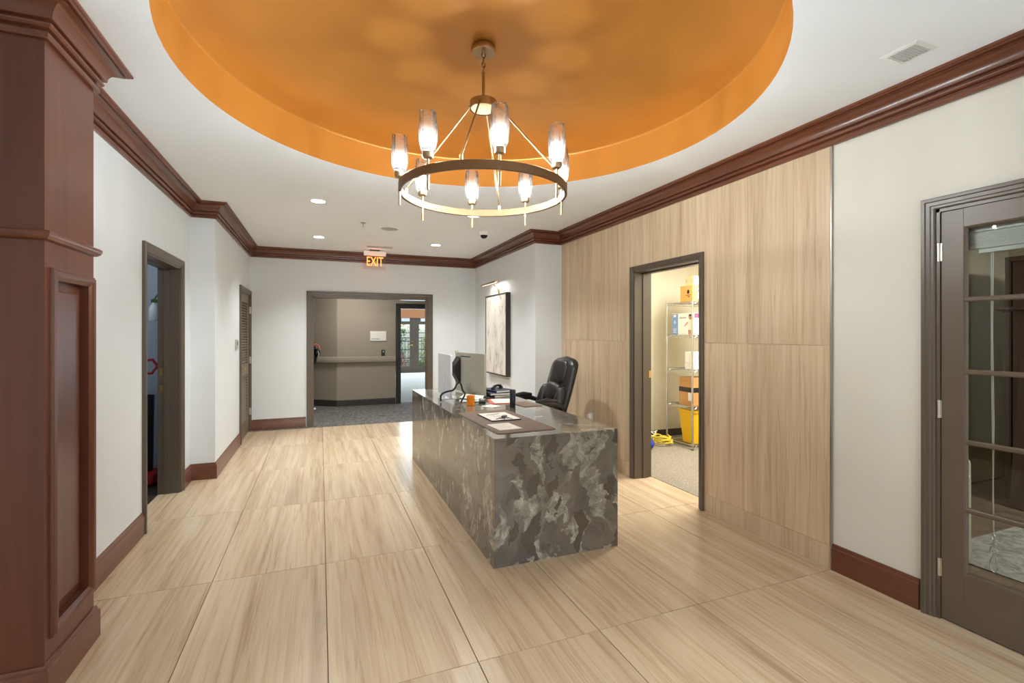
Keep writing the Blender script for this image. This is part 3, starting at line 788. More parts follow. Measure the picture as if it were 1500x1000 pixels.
# ================================================================== RECEPTION DESK
TX, TX1, TY, TYE, TZ = 0.985, 1.872, 2.778, 5.60, 0.791
desk = thing('reception_desk', 'grey brown marble waterfall reception desk in the middle of the lobby', 'desk', ((TX + TX1) / 2, (TY + TYE) / 2, 0))
B(TX, TX1, TY, TYE, TZ - 0.02, TZ).build('desktop', 'desk_marble', desk, world=True, bevel=0.0015)
B(TX, TX1, TY, TY + 0.02, 0, TZ - 0.0201).build('end_panel', 'desk_marble', desk, world=True)
B(TX, TX1, TYE - 0.02, TYE, 0, TZ - 0.0201).build('end_panel', 'desk_marble', desk, world=True)
B(TX, TX + 0.02, TY + 0.0201, TYE - 0.0201, 0, TZ - 0.0201).build('side_panel', 'desk_marble', desk, world=True)
B(TX + 0.021, TX + 0.10, TY + 0.021, TYE - 0.021, 0.3, TZ - 0.0201).build('inner_frame', 'dark_base', desk, world=True)

# ================================================================== CHANDELIER
YAW = 0.3776
fwv = Vector((sin(YAW), cos(YAW), 0)); rtv = Vector((cos(YAW), -sin(YAW), 0))
ch = thing('chandelier', 'bronze ring chandelier with eight faceted glass lamps under the gold recess', 'chandelier', (DX, DY, 2.225))
z0 = -2.225
R = 0.462
MB().lathe([(0.066, 3.018), (0.068, 3.022), (0.068, 3.050), (0.064, 3.056), (0.02, 3.060)], (0, 0, z0), 32).build('ceiling_canopy', 'bronze', ch, smooth=40)
q = MB()
for k, (z, ax) in enumerate(((3.006, 0), (2.978, 1), (2.950, 0), (2.926, 1))):
    pts = []
    for t in range(17):
        a = 2 * PI * t / 16
        dx, dz = 0.010 * cos(a), 0.018 * sin(a)
        pts.append((dx if ax == 0 else 0, 0 if ax == 0 else dx, z + dz + z0))
    q.tube(pts, 0.0032, 6)
q.build('chain', 'bronze', ch, smooth=60)
MB().tube([(0, 0, 2.735 + z0), (0, 0, 2.912 + z0)], 0.0085, 12).build('down_rod', 'bronze', ch, smooth=60)
MB().lathe([(0.076, 2.700), (0.078, 2.702), (0.078, 2.742), (0.074, 2.746), (0.070, 2.742), (0.070, 2.708), (0.0695, 2.705)], (0, 0, z0), 36, cap=False).build('hub', 'bronze', ch, smooth=40)
MB().lathe([(0.070, 2.703), (0.070, 2.712)], (0, 0, z0), 36).build('hub_plate', 'hub_diffuser', ch)
q = MB(); q.box(-0.07, 0.07, -0.006, 0.006, 2.735 + z0, 2.742 + z0); q.box(-0.006, 0.006, -0.07, 0.07, 2.735 + z0, 2.742 + z0); q.build('hub_spider', 'bronze', ch)
MB().lathe([(R + 0.006, 2.208), (R + 0.008, 2.210), (R + 0.008, 2.250), (R + 0.006, 2.252), (R - 0.006, 2.252), (R - 0.008, 2.250), (R - 0.008, 2.210), (R - 0.006, 2.208), (R + 0.006, 2.208)], (0, 0, z0), 96, cap=False).build('ring', 'ring_metal', ch, smooth=30)
def polar(phi, r, z): p = rtv * (r * sin(phi)) - fwv * (r * cos(phi)); return Vector((p.x, p.y, z + z0))
for k in range(4):
    ph = rad(-9.7 + 90 * k)
    a = polar(ph, 0.082, 2.716); b = polar(ph, R, 2.272)
    rod = MB().tube([a, b], 0.0052, 8).build('support_rod', 'bronze', ch, smooth=60)
    MB().tube([polar(ph, R, 2.250), polar(ph, R, 2.276)], 0.009, 10).build('ring_fitting', 'bronze', rod, smooth=60)
    MB().tube([polar(ph, 0.072, 2.722), polar(ph, 0.090, 2.722)], 0.007, 8).build('hub_fitting', 'bronze', rod, smooth=60)
def shade(seed):
    rnd = random.Random(seed); ns = 9
    rings = [(0.0, 0.030), (0.018, 0.039), (0.055, 0.0445), (0.105, 0.0470), (0.155, 0.0445), (0.192, 0.0405)]
    q = MB(); vs = []; fs = []
    for j, (z, r) in enumerate(rings):
        for k in range(ns):
            a = 2 * PI * (k + 0.5 * (j % 2)) / ns + rnd.uniform(-0.06, 0.06); rr = r * rnd.uniform(0.93, 1.05)
            zz = z + (rnd.uniform(-0.010, 0.010) if 0 < j else 0)
            vs.append((rr * cos(a), rr * sin(a), zz))
    for j in range(len(rings) - 1):
        for k in range(ns):
            a, b, c, d = j * ns + k, j * ns + (k + 1) % ns, (j + 1) * ns + (k + 1) % ns, (j + 1) * ns + k
            if j % 2: fs += [(a, b, c), (a, c, d)]
            else: fs += [(a, b, d), (b, c, d)]
    n0 = len(vs); inn = [(0.192, 0.033), (0.10, 0.034), (0.02, 0.028)]
    for z, r in inn:
        for k in range(ns):
            a = 2 * PI * (k + 0.5) / ns; vs.append((r * cos(a), r * sin(a), z))
    top = (len(rings) - 1) * ns
    for k in range(ns): fs.append((top + k, top + (k + 1) % ns, n0 + (k + 1) % ns, n0 + k))
    for j in range(len(inn) - 1):
        for k in range(ns): fs.append((n0 + j * ns + k, n0 + j * ns + (k + 1) % ns, n0 + (j + 1) * ns + (k + 1) % ns, n0 + (j + 1) * ns + k))
    fs.append(tuple(range(n0 + 2 * ns, n0 + 3 * ns))); fs.append(tuple(range(ns)))
    q._add(vs, fs); return q
lamp_parts = []
for k in range(8):
    p = polar(rad(12.8 + 45 * k), R, 0) - Vector((0, 0, z0))
    stem = MB().tube([(p.x, p.y, 2.132 + z0), (p.x, p.y, 2.290 + z0)], 0.0065, 10).build('lamp_stem', 'bronze', ch, smooth=60)
    MB().lathe([(0.008, 2.280), (0.024, 2.284), (0.027, 2.290), (0.027, 2.312), (0.024, 2.314)], (p.x, p.y, z0), 20).build('lamp_cup', 'bronze', stem, smooth=40)
    s_ = shade(100 + k); s_.v = [(x + p.x, y + p.y, z + 2.314 + z0) for x, y, z in s_.v]
    s_.build('glass_shade', 'shade_glass', stem)
    MB().lathe([(0.006, 2.335), (0.010, 2.345), (0.0125, 2.365), (0.010, 2.39), (0.004, 2.408), (0.001, 2.412)], (p.x, p.y, z0), 10).build('bulb', 'bulb_glow', stem, smooth=60)

# ================================================================== CEILING FIXTURES
dl_spots = [(-0.02, 5.07), (1.56, 5.07), (-0.02, 6.94), (1.56, 6.94)]
dl_lab = ['round recessed downlight between chandelier ring and closet doorway', 'round recessed downlight hidden partly behind the chandelier ring',
          'round recessed downlight near the louvered door', 'round recessed downlight between exit sign and dome camera']
for (x, y), lb in zip(dl_spots, dl_lab):
    t = thing('downlight', lb, 'downlight', (x, y, ZC), group='recessed ceiling downlights')
    MB().lathe([(0.064, -0.001), (0.082, -0.003), (0.086, -0.001), (0.086, 0.0)], seg=32, cap=False).build('trim_ring', 'white_plastic', t, smooth=40)
    MB().lathe([(0.0635, -0.0018), (0.0635, 0.0)], seg=32).build('lens', 'lamp_diffuser', t)
    light('downlight_beam', 'SPOT', (x, y, ZC - 0.03), 84, NEUT, (0, 0, 0), spot=rad(125), blend=0.8, radius=0.06)
for (x, y), lb in (((-0.02, -0.6), 'recessed downlight behind the viewpoint on the pilaster side'), ((1.56, -0.6), 'recessed downlight behind the viewpoint on the glazed door side')):
    t = thing('downlight', lb, 'downlight', (x, y, ZC), group='recessed ceiling downlights')
    MB().lathe([(0.064, -0.001), (0.082, -0.003), (0.086, -0.001), (0.086, 0.0)], seg=32, cap=False).build('trim_ring', 'white_plastic', t, smooth=40)
    MB().lathe([(0.0635, -0.0018), (0.0635, 0.0)], seg=32).build('lens', 'lamp_diffuser', t)
    light('downlight_beam', 'SPOT', (x, y, ZC - 0.03), 60, NEUT, (0, 0, 0), spot=rad(125), blend=0.8, radius=0.06)
t = thing('ceiling_speaker', 'round grey speaker grille flush in the white ceiling', 'speaker', (0.79, 6.07, ZC))
MB().lathe([(0.100, -0.002), (0.104, -0.006), (0.112, -0.004), (0.114, 0)], seg=36, cap=False).build('bezel', 'white_plastic', t, smooth=40)
MB().lathe([(0.101, -0.003), (0.06, -0.005), (0.001, -0.006)], seg=36, cap=False).build('speaker_grille', 'grille', t, smooth=40)
t = thing('sprinkler', 'small fire sprinkler hanging from the ceiling', 'sprinkler', (0.461, 5.85, ZC))
MB().lathe([(0.034, 0), (0.034, -0.004), (0.018, -0.012), (0.010, -0.014)], seg=20, cap=False).build('escutcheon', 'nickel', t, smooth=30)
q = MB().tube([(0, 0, -0.002), (0, 0, -0.024)], 0.008, 8)
for s in (-1, 1): q.tube([(0, 0.008 * s, -0.022), (0, 0.012 * s, -0.035), (0, 0.002 * s, -0.046)], 0.0022, 6)
q.build('frame', 'nickel', t, smooth=50)
MB().lathe([(0.016, -0.046), (0.016, -0.049)], seg=14).build('deflector', 'nickel', t)
t = thing('dome_camera', 'white dome security camera with dark lens near the crown moulding', 'camera', (1.931, 5.834, ZC))
MB().lathe([(0.066, 0), (0.066, -0.012), (0.060, -0.034), (0.048, -0.042)], seg=28).build('housing', 'white_plastic', t, smooth=40)
MB().lathe([(0.046, -0.040)] + [(0.046 * cos(a), -0.042 - 0.042 * sin(a)) for a in [k * PI / 16 for k in range(8)]] + [(0.001, -0.084)], seg=24).build('dome_window', 'dark_glass', t, smooth=60)
def air_vent(name, label, x0, x1, y0, y1, along, n, two=False, backing='grille'):
    t = thing(name, label, 'air vent', ((x0 + x1) / 2, (y0 + y1) / 2, ZC)); b = 0.02
    q = MB(); q.sweep([(x0 + b, y0 + b), (x0 + b, y1 - b), (x1 - b, y1 - b), (x1 - b, y0 + b)], [(0, ZC - 0.006), (b, ZC - 0.002), (b, ZC), (0, ZC)], closed=True)
    if two: q.box((x0 + x1) / 2 - 0.012, (x0 + x1) / 2 + 0.012, y0 + b, y1 - b, ZC - 0.006, ZC)
    q.build('frame', 'white_plastic', t, world=True)
    B(x0 + b, x1 - b, y0 + b, y1 - b, ZC - 0.001, ZC - 0.0002).build('backing', backing, t, world=True)
    for k in range(n):
        u = (k + 0.5) / n
        if along == 'x': M = Matrix.Translation(((x0 + x1) / 2, y0 + b + u * (y1 - y0 - 2 * b), ZC - 0.005)) @ Matrix.Rotation(rad(35), 4, 'X'); s = (x1 - x0 - 2 * b, 0.012, 0.0015)
        else: M = Matrix.Translation((x0 + b + u * (x1 - x0 - 2 * b), (y0 + y1) / 2, ZC - 0.005)) @ Matrix.Rotation(rad(35), 4, 'Y'); s = (0.012, y1 - y0 - 2 * b, 0.0015)
        MB().obox(M, *s).build('blade', 'white_plastic', t, world=True)
    return t
air_vent('air_vent', 'small white supply vent in the ceiling beside the glazed door wall', 2.435, 2.585, 1.315, 1.470, 'x', 9, backing='white_plastic')
air_vent('air_vent', 'grey double slot ceiling vent in front of the exit sign', 0.62, 1.02, 7.29, 7.50, 'x', 8, True)
# smoke detector disc
tag(MB().lathe([(0.05, 0), (0.05, -0.006), (0.042, -0.010), (0.001, -0.012)], (0.60, 6.55, ZC), 24).build('cover_plate', 'white_plastic', smooth=30), 'small white cover plate on the ceiling near the exit sign', 'cover plate')
# exit sign
t = thing('exit_sign', 'edge lit clear EXIT sign with orange red letters hanging from the ceiling', 'sign', (0.778, 7.69, ZC))
B(-0.075, 0.075, -0.03, 0.03, -0.018, 0.0).build('mount', 'black_plastic', t)
B(-0.165, 0.165, -0.022, 0.022, -0.092, -0.018).build('housing', 'white_plastic', t, bevel=0.004)
B(-0.160, 0.160, -0.003, 0.003, -0.30, -0.092).build('panel', 'acrylic', t)
text_mesh('lettering', 'EXIT', 0.20, lambda x, y, z: (x, -0.006 + z, -0.185 + y), 'exit_letter', t, 0.0015, sx=0.62)
light('exit_glow', 'POINT', (0.778, 7.60, 2.53), 0.5, (1, 0.35, 0.15), radius=0.05)

# ================================================================== PAINTING AND PICTURE LIGHT
p = thing('painting', 'tall abstract painting in greys and blush with a black frame', 'painting', (XP, 6.872, 0.82))
pw, ph_ = 0.919, 1.21
x0 = -0.068
q = MB()
q.box(x0, 0, -pw / 2, -pw / 2 + 0.018, 0, ph_); q.box(x0, 0, pw / 2 - 0.018, pw / 2, 0, ph_); q.box(x0, 0, -pw / 2 + 0.018, pw / 2 - 0.018, 0, 0.018); q.box(x0, 0, -pw / 2 + 0.018, pw / 2 - 0.018, ph_ - 0.018, ph_)
q.build('frame', 'black_trim', p)
B(x0 + 0.006, -0.004, -pw / 2 + 0.019, pw / 2 - 0.019, 0.019, ph_ - 0.019).build('canvas', 'canvas_art', p)
t = thing('picture_light', 'brass picture light on the wall above the abstract painting', 'picture light', (XP, 6.87, 2.09))
MB().lathe([(0.045, 0), (0.045, 0.012), (0.012, 0.016)], seg=20, M=Matrix.Rotation(rad(-90), 4, 'Y')).build('backplate', 'brass', t, smooth=40)
MB().tube([(-0.01, 0, 0), (-0.05, 0, 0.05), (-0.11, 0, 0.10), (-0.16, 0, 0.10)], 0.006, 8).build('arm', 'brass', t, smooth=60)
q = MB()
q.grid(lambda u, v: (-0.165 - 0.032 * cos(PI * u), -0.34 + 0.68 * v, 0.080 + 0.034 * sin(PI * u)), 10, 2)
q.build('shade', 'brass', t, smooth=60)
B(-0.18, -0.15, -0.32, 0.32, 0.086, 0.092).build('lamp_strip', 'strip_glow', t)
light('picture_glow', 'AREA', (XP - 0.14, 6.87, 2.165), 2.5, (1.0, 0.96, 0.88), (0, rad(-25), 0), 0.03, 0.62)

# ---- wall devices
t = thing('thermostat', 'small grey thermostat on the white wall beside the louvered door', 'thermostat', (XL2, 6.80, 1.30))
B(0, 0.022, -0.055, 0.055, -0.055, 0.065).build('body', 'grey_plastic', t, bevel=0.004)
B(0.022, 0.0235, -0.035, 0.035, -0.005, 0.045).build('screen', 'black_plastic', t)
t = thing('wall_plaque', 'white room plaque on the taupe hallway wall', 'sign', (1.09, 10.107, 1.39))
B(-0.158, 0.158, -0.016, 0, -0.098, 0.098).build('plate', 'box_white', t, bevel=0.003)
q = MB()
for k in range(4): q.box(-0.13 + k * 0.042, -0.13 + k * 0.042 + 0.033, -0.0175, -0.0155, -0.066, -0.048)
q.build('print_line', 'paper_print', t)
t = thing('card_reader', 'black switch plate under the white hallway plaque', 'switch', (1.183, 10.107, 1.05))
B(-0.034, 0.034, -0.018, 0, -0.058, 0.058).build('plate', 'black_plastic', t, bevel=0.003)
B(-0.004, 0.016, -0.020, -0.017, 0.012, 0.034).build('indicator', 'white_plastic', t)
t = thing('wall_outlet', 'white power plug on the stone cladding behind the desk', 'outlet', (XR, 4.82, 0.468))
B(-0.006, 0, -0.035, 0.035, -0.057, 0.057).build('plate', 'white_plastic', t)
B(-0.045, -0.006, -0.022, 0.022, 0.0, 0.045).build('plug', 'white_plastic', t, bevel=0.005)
t = thing('door_bumper', 'small white door stop at the hallway wall', 'door stop', (-0.105, 9.62, 0.003))
MB().lathe([(0.022, 0), (0.022, 0.006), (0.012, 0.010), (0.012, 0.03)], seg=14).build('base', 'nickel', t, smooth=40)
MB().lathe([(0.012, 0.03), (0.026, 0.036), (0.028, 0.055), (0.016, 0.07), (0.001, 0.072)], seg=14).build('bumper', 'white_plastic', t, smooth=50)
# bag hanging on the handrail
t = thing('shoulder_bag', 'black bag with orange accents hanging by the hallway handrail', 'bag', (-0.115, 10.165, 0.80))
def blob(c, s, seed, n=14, k=0.10):
    rnd = random.Random(seed); ph = [rnd.uniform(0, 6) for _ in range(6)]
    def fn(u, v):
        a = 2 * PI * u; b = PI * (v - 0.5)
        r = 1 + k * (sin(3 * a + ph[0]) * cos(2 * b + ph[1]) + 0.6 * sin(5 * a + ph[2]) * cos(4 * b + ph[3]))
        return (c[0] + s[0] * r * cos(b) * cos(a), c[1] + s[1] * r * cos(b) * sin(a), c[2] + s[2] * r * sin(b))
    return MB().grid(fn, n, n, wrap=True)
blob((-0.06, -0.02, 0.22), (0.13, 0.09, 0.19), 3).build('body', 'black_plastic', t, smooth=60)
blob((0.05, -0.09, 0.27), (0.06, 0.05, 0.08), 4).build('pocket', 'dark_glass', t, smooth=60)
MB().tube([(-0.04, -0.04, 0.38), (0.03, -0.05, 0.44), (0.09, -0.06, 0.40), (0.10, -0.07, 0.34)], 0.014, 6).build('strap', 'red_paper', t, smooth=60)
MB().tube([(0.07, -0.13, 0.30), (0.09, -0.13, 0.25), (0.07, -0.12, 0.20)], 0.012, 6).build('buckle', 'silver', t, smooth=60)

# ================================================================== DESK ITEMS
Z = TZ
def on_desk(name, label, cat, x, y, rz=0.0, z=Z, group=None): return thing(name, label, cat, (x, y, z), rz, group)
# monitors: back of the panel towards -x
m1 = on_desk('computer_monitor', 'thin silver computer monitor standing nearest the hallway opening on the desk', 'monitor', 1.16, 4.75, rad(-2))
MB().prism(rounded(0.60, 0.41, 0.012, 4, 0, 0.235), -0.010, 0.008, lambda a, b, c: (c, a, b)).build('panel', 'silver', m1, smooth=30)
MB().prism(rounded(0.58, 0.36, 0.004, 3, 0, 0.245), 0.0082, 0.009, lambda a, b, c: (c, a, b)).build('screen', 'dark_glass', m1)
MB().prism(rounded(0.17, 0.20, 0.02, 4, 0.0, 0.0), 0.0, 0.006, lambda a, b, c: (a + 0.03, b, c)).build('stand_base', 'silver', m1, smooth=30)
MB().prism([(-0.014, 0), (0.0, 0), (-0.006, 0.25), (-0.016, 0.25)], -0.04, 0.04, lambda a, b, c: (a - 0.006, c, b)).build('stand_neck', 'silver', m1)
m2 = on_desk('computer_monitor', 'wide grey beige computer monitor seen from its back on the desk', 'monitor', 1.487, 4.97, rad(10))
MB().prism(rounded(0.68, 0.425, 0.008, 4, 0, 0.225), -0.012, 0.014, lambda a, b, c: (c, a, b)).build('panel', 'monitor_back', m2, smooth=30)
MB().prism(rounded(0.66, 0.39, 0.004, 3, 0, 0.23), 0.0142, 0.015, lambda a, b, c: (c, a, b)).build('screen', 'dark_glass', m2)
B(-0.0135, -0.0115, -0.03, 0.20, 0.392, 0.402).build('vent_slot', 'black_plastic', m2)
B(-0.0128, -0.0118, -0.30, 0.30, 0.263, 0.2645).build('panel_seam', 'paper_print', m2)
B(-0.018, 0.010, 0.31, 0.338, 0.425, 0.455).build('webcam', 'grey_plastic', m2)
q = MB().prism([(0.0, 0.12), (-0.012, 0.10), (-0.07, 0.20), (-0.085, 0.24), (-0.078, 0.30), (-0.05, 0.34), (-0.012, 0.395), (0.0, 0.38)], 0.20, 0.30, lambda a, b, c: (a - 0.012, c, b))
q.build('mount', 'black_plastic', m2, bevel=0.008)
B(-0.10, -0.08, 0.215, 0.285, 0.22, 0.29).build('mount_clamp', 'dark_glass', m2, bevel=0.006)
B(-0.08, 0.08, -0.12, 0.12, 0.0, 0.008).build('stand_base', 'monitor_back', m2, bevel=0.003)
B(-0.03, -0.01, -0.04, 0.04, 0.006, 0.12).build('stand_neck', 'monitor_back', m2)
def chaikin(pts, n=3):
    pts = [Vector(p) for p in pts]
    for _ in range(n):
        out = [pts[0]]
        for a, b in zip(pts[:-1], pts[1:]): out += [a * 0.75 + b * 0.25, a * 0.25 + b * 0.75]
        pts = out + [pts[-1]]
    return pts
tag(MB().tube(chaikin([(1.052, 4.47, Z + 0.0085), (1.050, 4.47, Z + 0.075), (1.10, 4.42, Z + 0.105), (1.16, 4.38, Z + 0.118), (1.185, 4.38, Z + 0.185), (1.225, 4.39, Z + 0.185), (1.245, 4.40, Z + 0.10), (1.27, 4.38, Z + 0.085), (1.22, 4.36, Z + 0.0095)]), 0.0085, 8).build('cable', 'black_plastic', smooth=60), 'thick black cable looping over the desk beside the silver monitor', 'cable')
def sheet(name, label, x, y, w, d, rz, m='paper', th=0.0012, z=Z, lines=0, curl=0.0, cat='paper', mp='paper_print'):
    t = on_desk(name, label, cat, x, y, rz, z)
    q = MB(); nx = 6
    q.grid(lambda u, v: ((u - 0.5) * w, (v - 0.5) * d, th + curl * (abs(u - 0.4) ** 2) * 4), nx, 2)
    q.grid(lambda u, v: ((u - 0.5) * w, (v - 0.5) * d, 0.0 + curl * (abs(u - 0.4) ** 2) * 4), nx, 2)
    q.build('sheet', m, t)
    if lines:
        q = MB()
        for k in range(lines): q.box(-w * 0.38, w * (0.38 - 0.2 * (k % 3) / 2), d * (0.36 - 0.7 * k / lines) - 0.002, d * (0.36 - 0.7 * k / lines) + 0.001, th, th + 0.0003)
        q.build('print_line', mp, t)
    return t
# leather pad with clipboard, keys and note
pad = on_desk('desk_pad', 'brown leather desk pad lying at the near corner of the marble desk', 'desk pad', 1.255, 3.355, rad(1.5))
MB().prism(rounded(0.43, 0.90, 0.03, 6), 0, 0.004).build('pad', 'leather_pad', pad, bevel=0.0015)
MB().sweep(rounded(0.41, 0.88, 0.025, 6), [(0, 0.004), (0.001, 0.0046), (0.002, 0.004)], closed=True).build('stitching', 'dark_base', pad)
cb = thing('writing_board', 'thin board with white paper under the black keys on the pad', 'clipboard', (1.268, 3.475, Z + 0.004), rad(1.0))
B(-0.116, 0.116, -0.165, 0.165, 0, 0.008).build('board', 'black_plastic', cb, bevel=0.001)
B(-0.112, 0.112, -0.160, 0.160, 0.008, 0.0095).build('sheet', 'paper', cb)
q = MB()
for k in range(5): q.box(-0.05, 0.05 - 0.02 * (k % 2), 0.03 - 0.018 * k, 0.034 - 0.018 * k, 0.0095, 0.0098)
q.build('print_line', 'paper_print', cb)
ky = thing('key_ring', 'black car key and keys lying on the white paper of the board', 'keys', (1.285, 3.40, Z + 0.0136), rad(-35))
MB().prism(rounded(0.036, 0.075, 0.016, 5), 0, 0.014).build('key_fob', 'black_plastic', ky, bevel=0.003)
for k, a in enumerate((160, 195, 230)):
    M = Matrix.Rotation(rad(a), 4, 'Z') @ Matrix.Translation((0.0, 0.055, 0.004 + 0.001 * k))
    q = MB().obox(M @ Matrix.Translation((0, 0.022, 0)), 0.008, 0.05, 0.002); q.lathe([(0.012, -0.0012), (0.012, 0.0012)], seg=14, M=M @ Matrix.Translation((0, -0.008, 0)))
    q.build('key', 'dark_base', ky)
MB().tube([(0.014 * cos(a), -0.04 + 0.014 * sin(a), 0.006) for a in [2 * PI * k / 12 for k in range(13)]], 0.0015, 6).build('split_ring', 'steel', ky)
tag(MB().tube([(1.19, 3.53, Z + 0.0175), (1.30, 3.565, Z + 0.0175), (1.312, 3.569, Z + 0.0175)], [0.004, 0.004, 0.0012], 8).build('pen', 'silver', smooth=40), 'silver pen resting on the white paper of the board', 'pen')
sheet('note_card', 'small white note card in front of the keys on the pad', 1.178, 3.115, 0.165, 0.225, rad(4), lines=6, z=Z + 0.0041)
# pill bottle cup, thermos
c = on_desk('orange_cup', 'translucent orange cup standing beside the silver monitor on the desk', 'cup', 1.253, 4.165)
MB().lathe([(0.030, 0.0), (0.034, 0.003), (0.036, 0.085), (0.039, 0.09), (0.036, 0.09), (0.033, 0.086), (0.031, 0.006)], seg=24, cap=False).build('body', 'orange', c, smooth=40)
MB().lathe([(0.031, 0.004), (0.033, 0.05)], seg=20).build('contents', 'orange', c)
b = on_desk('thermos_bottle', 'black cylindrical thermos bottle standing alone on the desk', 'bottle', 1.560, 3.918)
MB().lathe([(0.024, 0), (0.026, 0.003), (0.026, 0.118), (0.0245, 0.121)], seg=24).build('body', 'thermos', b, smooth=40)
MB().lathe([(0.0235, 0.121), (0.0262, 0.123), (0.0262, 0.152), (0.023, 0.156)], seg=24).build('lid', 'black_plastic', b, smooth=40)
# clutter
for i, (x, y, w, d, rz, zz, lb) in enumerate((
        (1.345, 4.56, 0.20, 0.28, 12, 0.0, 'lowest white sheet of the loose pile by the monitors'),
        (1.345, 4.50, 0.20, 0.27, -16, 0.004, 'middle white sheet of the loose pile by the monitors'),
        (1.35, 4.55, 0.17, 0.26, 34, 0.009, 'top curled white sheet of the loose pile by the monitors'))):
    sheet('paper_sheet', lb, x, y, w, d, rad(rz), z=Z + zz, curl=0.02 if i == 2 else 0.0)
tp = on_desk('tape_dispenser', 'low black tape dispenser with pale tape beside the orange cup', 'tape dispenser', 1.405, 4.30, rad(70))
MB().prism([(-0.07, 0), (0.07, 0), (0.07, 0.03), (0.05, 0.034), (0.02, 0.022), (-0.02, 0.022), (-0.05, 0.036), (-0.07, 0.02)], -0.03, 0.03, lambda a, b_, c_: (a, c_, b_)).build('body', 'black_plastic', tp, bevel=0.004)
MB().lathe([(0.026, -0.012), (0.026, 0.012)], seg=20, M=Matrix.Translation((-0.01, 0, 0.034)) @ Matrix.Rotation(rad(90), 4, 'X')).build('tape_roll', 'paper', tp, smooth=40)
sheet('paper_scrap', 'white paper scrap between the black tape dispenser and the thermos', 1.415, 4.065, 0.13, 0.13, rad(28))
sheet('paper_sheet', 'pale sheet lying on the red edged folder', 1.61, 4.29, 0.20, 0.26, rad(-10), z=Z + 0.0065, lines=5)
f = on_desk('paper_folder', 'reddish paper folder lying under a pale sheet', 'folder', 1.60, 4.30, rad(-12))
B(-0.125, 0.125, -0.16, 0.16, 0, 0.003).build('back_cover', 'red_paper', f); B(-0.12, 0.115, -0.155, 0.155, 0.003, 0.006).build('front_cover', 'red_paper', f)
f = on_desk('paper_folder', 'brown folder near the desk edge by the black armrest', 'folder', 1.735, 4.05, rad(6))
B(-0.09, 0.09, -0.15, 0.15, 0, 0.003).build('back_cover', 'leather_pad', f); B(-0.086, 0.088, -0.148, 0.148, 0.003, 0.005).build('front_cover', 'leather_pad', f)
for i, (x, y, rz, zz, lb) in enumerate(((1.715, 4.74, 8, 0.0, 'bottom navy binder of the stack behind the monitor'), (1.705, 4.73, -4, 0.0225, 'middle navy binder of the stack behind the monitor'), (1.72, 4.76, 14, 0.045, 'top navy binder of the stack under the handset'))):
    bk = on_desk('binder', lb, 'binder', x, y, rad(rz), Z + zz, 'navy binders on the desk')
    B(-0.11, 0.11, -0.15, 0.15, 0, 0.003).build('cover', 'navy', bk); B(-0.11, 0.11, -0.15, 0.15, 0.019, 0.022).build('cover', 'navy', bk)
    B(-0.11, -0.106, -0.15, 0.15, 0.003, 0.019).build('spine', 'navy', bk); B(-0.105, 0.105, -0.146, 0.146, 0.0035, 0.0185).build('pages', 'paper', bk)
hs = on_desk('phone_handset', 'black telephone handset on top of the navy binders', 'telephone', 1.72, 4.76, rad(40), Z + 0.0672)
MB().tube([(-0.085, 0, 0.012), (-0.06, 0, 0.030), (0, 0, 0.038), (0.06, 0, 0.030), (0.085, 0, 0.012)], [0.016, 0.015, 0.011, 0.015, 0.016], 10).build('grip', 'black_plastic', hs, smooth=60)
for s in (-1, 1): MB().lathe([(0.022, 0.0), (0.024, 0.004), (0.018, 0.018)], (0.08 * s, 0, 0), 14).build('earpiece', 'black_plastic', hs, smooth=50)

# ================================================================== OFFICE CHAIR
chair = thing('office_chair', 'high backed black leather office chair behind the desk', 'chair', (2.12, 4.75, 0), rad(91))   # front (+y) turned towards the desk
def back_fn(W, T, zb, zt, lean, base_y, push=0.0):
    def fn(u, v):
        a = 2 * PI * u; z = zb + (zt - zb) * v
        w = W * (0.90 + 0.14 * sin(PI * min(1, v * 0.9)) ** 0.8)
        if v > 0.84: w *= math.sqrt(max(0.0, 1 - ((v - 0.84) / 0.16) ** 2.6)) * 0.999 + 0.001
        if v < 0.06: w *= 0.75 + 0.25 * v / 0.06
        th = T * (1 if v < 0.86 else math.sqrt(max(0.02, 1 - ((v - 0.86) / 0.14) ** 2)))
        ca, sa = cos(a), sin(a)
        x = w * (abs(ca) ** 0.65) * (1 if ca > 0 else -1); y = th * (abs(sa) ** 0.75) * (1 if sa > 0 else -1)
        return (x, base_y + y - lean * (z - zb) - 0.06 * sin(PI * v) * -push, z)
    return fn
BZ0, BZ1 = 0.47, 1.185
MB().grid(back_fn(0.255, 0.065, BZ0, BZ1, 0.30, -0.21), 40, 28, wrap=True).build('backrest', 'black_leather', chair, smooth=70)
def yb_at(z): return -0.21 - 0.30 * (z - BZ0)
def cushion(name, cx, cz, sx, sz, ty, fwd, ez=0.7, ex=0.7):
    def fn(u, v):
        a = 2 * PI * u; b = PI * (v - 0.5)
        cb = abs(cos(b)) ** ez
        x = cx + sx * cb * (abs(cos(a)) ** ex) * (1 if cos(a) > 0 else -1)
        z = cz + sz * (abs(sin(b)) ** ez) * (1 if sin(b) > 0 else -1)
        y = yb_at(z) + 0.058 + fwd + ty * cb * sin(a)
        return (x, y, z)
    return MB().grid(fn, 24, 16, wrap=True).build(name, 'black_leather', chair, smooth=70)
cushion('head_cushion', 0, 1.02, 0.165, 0.135, 0.036, 0.0, 0.5, 0.6)
cushion('lumbar_pad', 0, 0.815, 0.165, 0.095, 0.052, 0.015)
cushion('lower_pad', 0, 0.62, 0.120, 0.105, 0.040, 0.008)
for s in (-1, 1): cushion('side_bolster', 0.195 * s, 0.68, 0.062, 0.19, 0.058, 0.012)
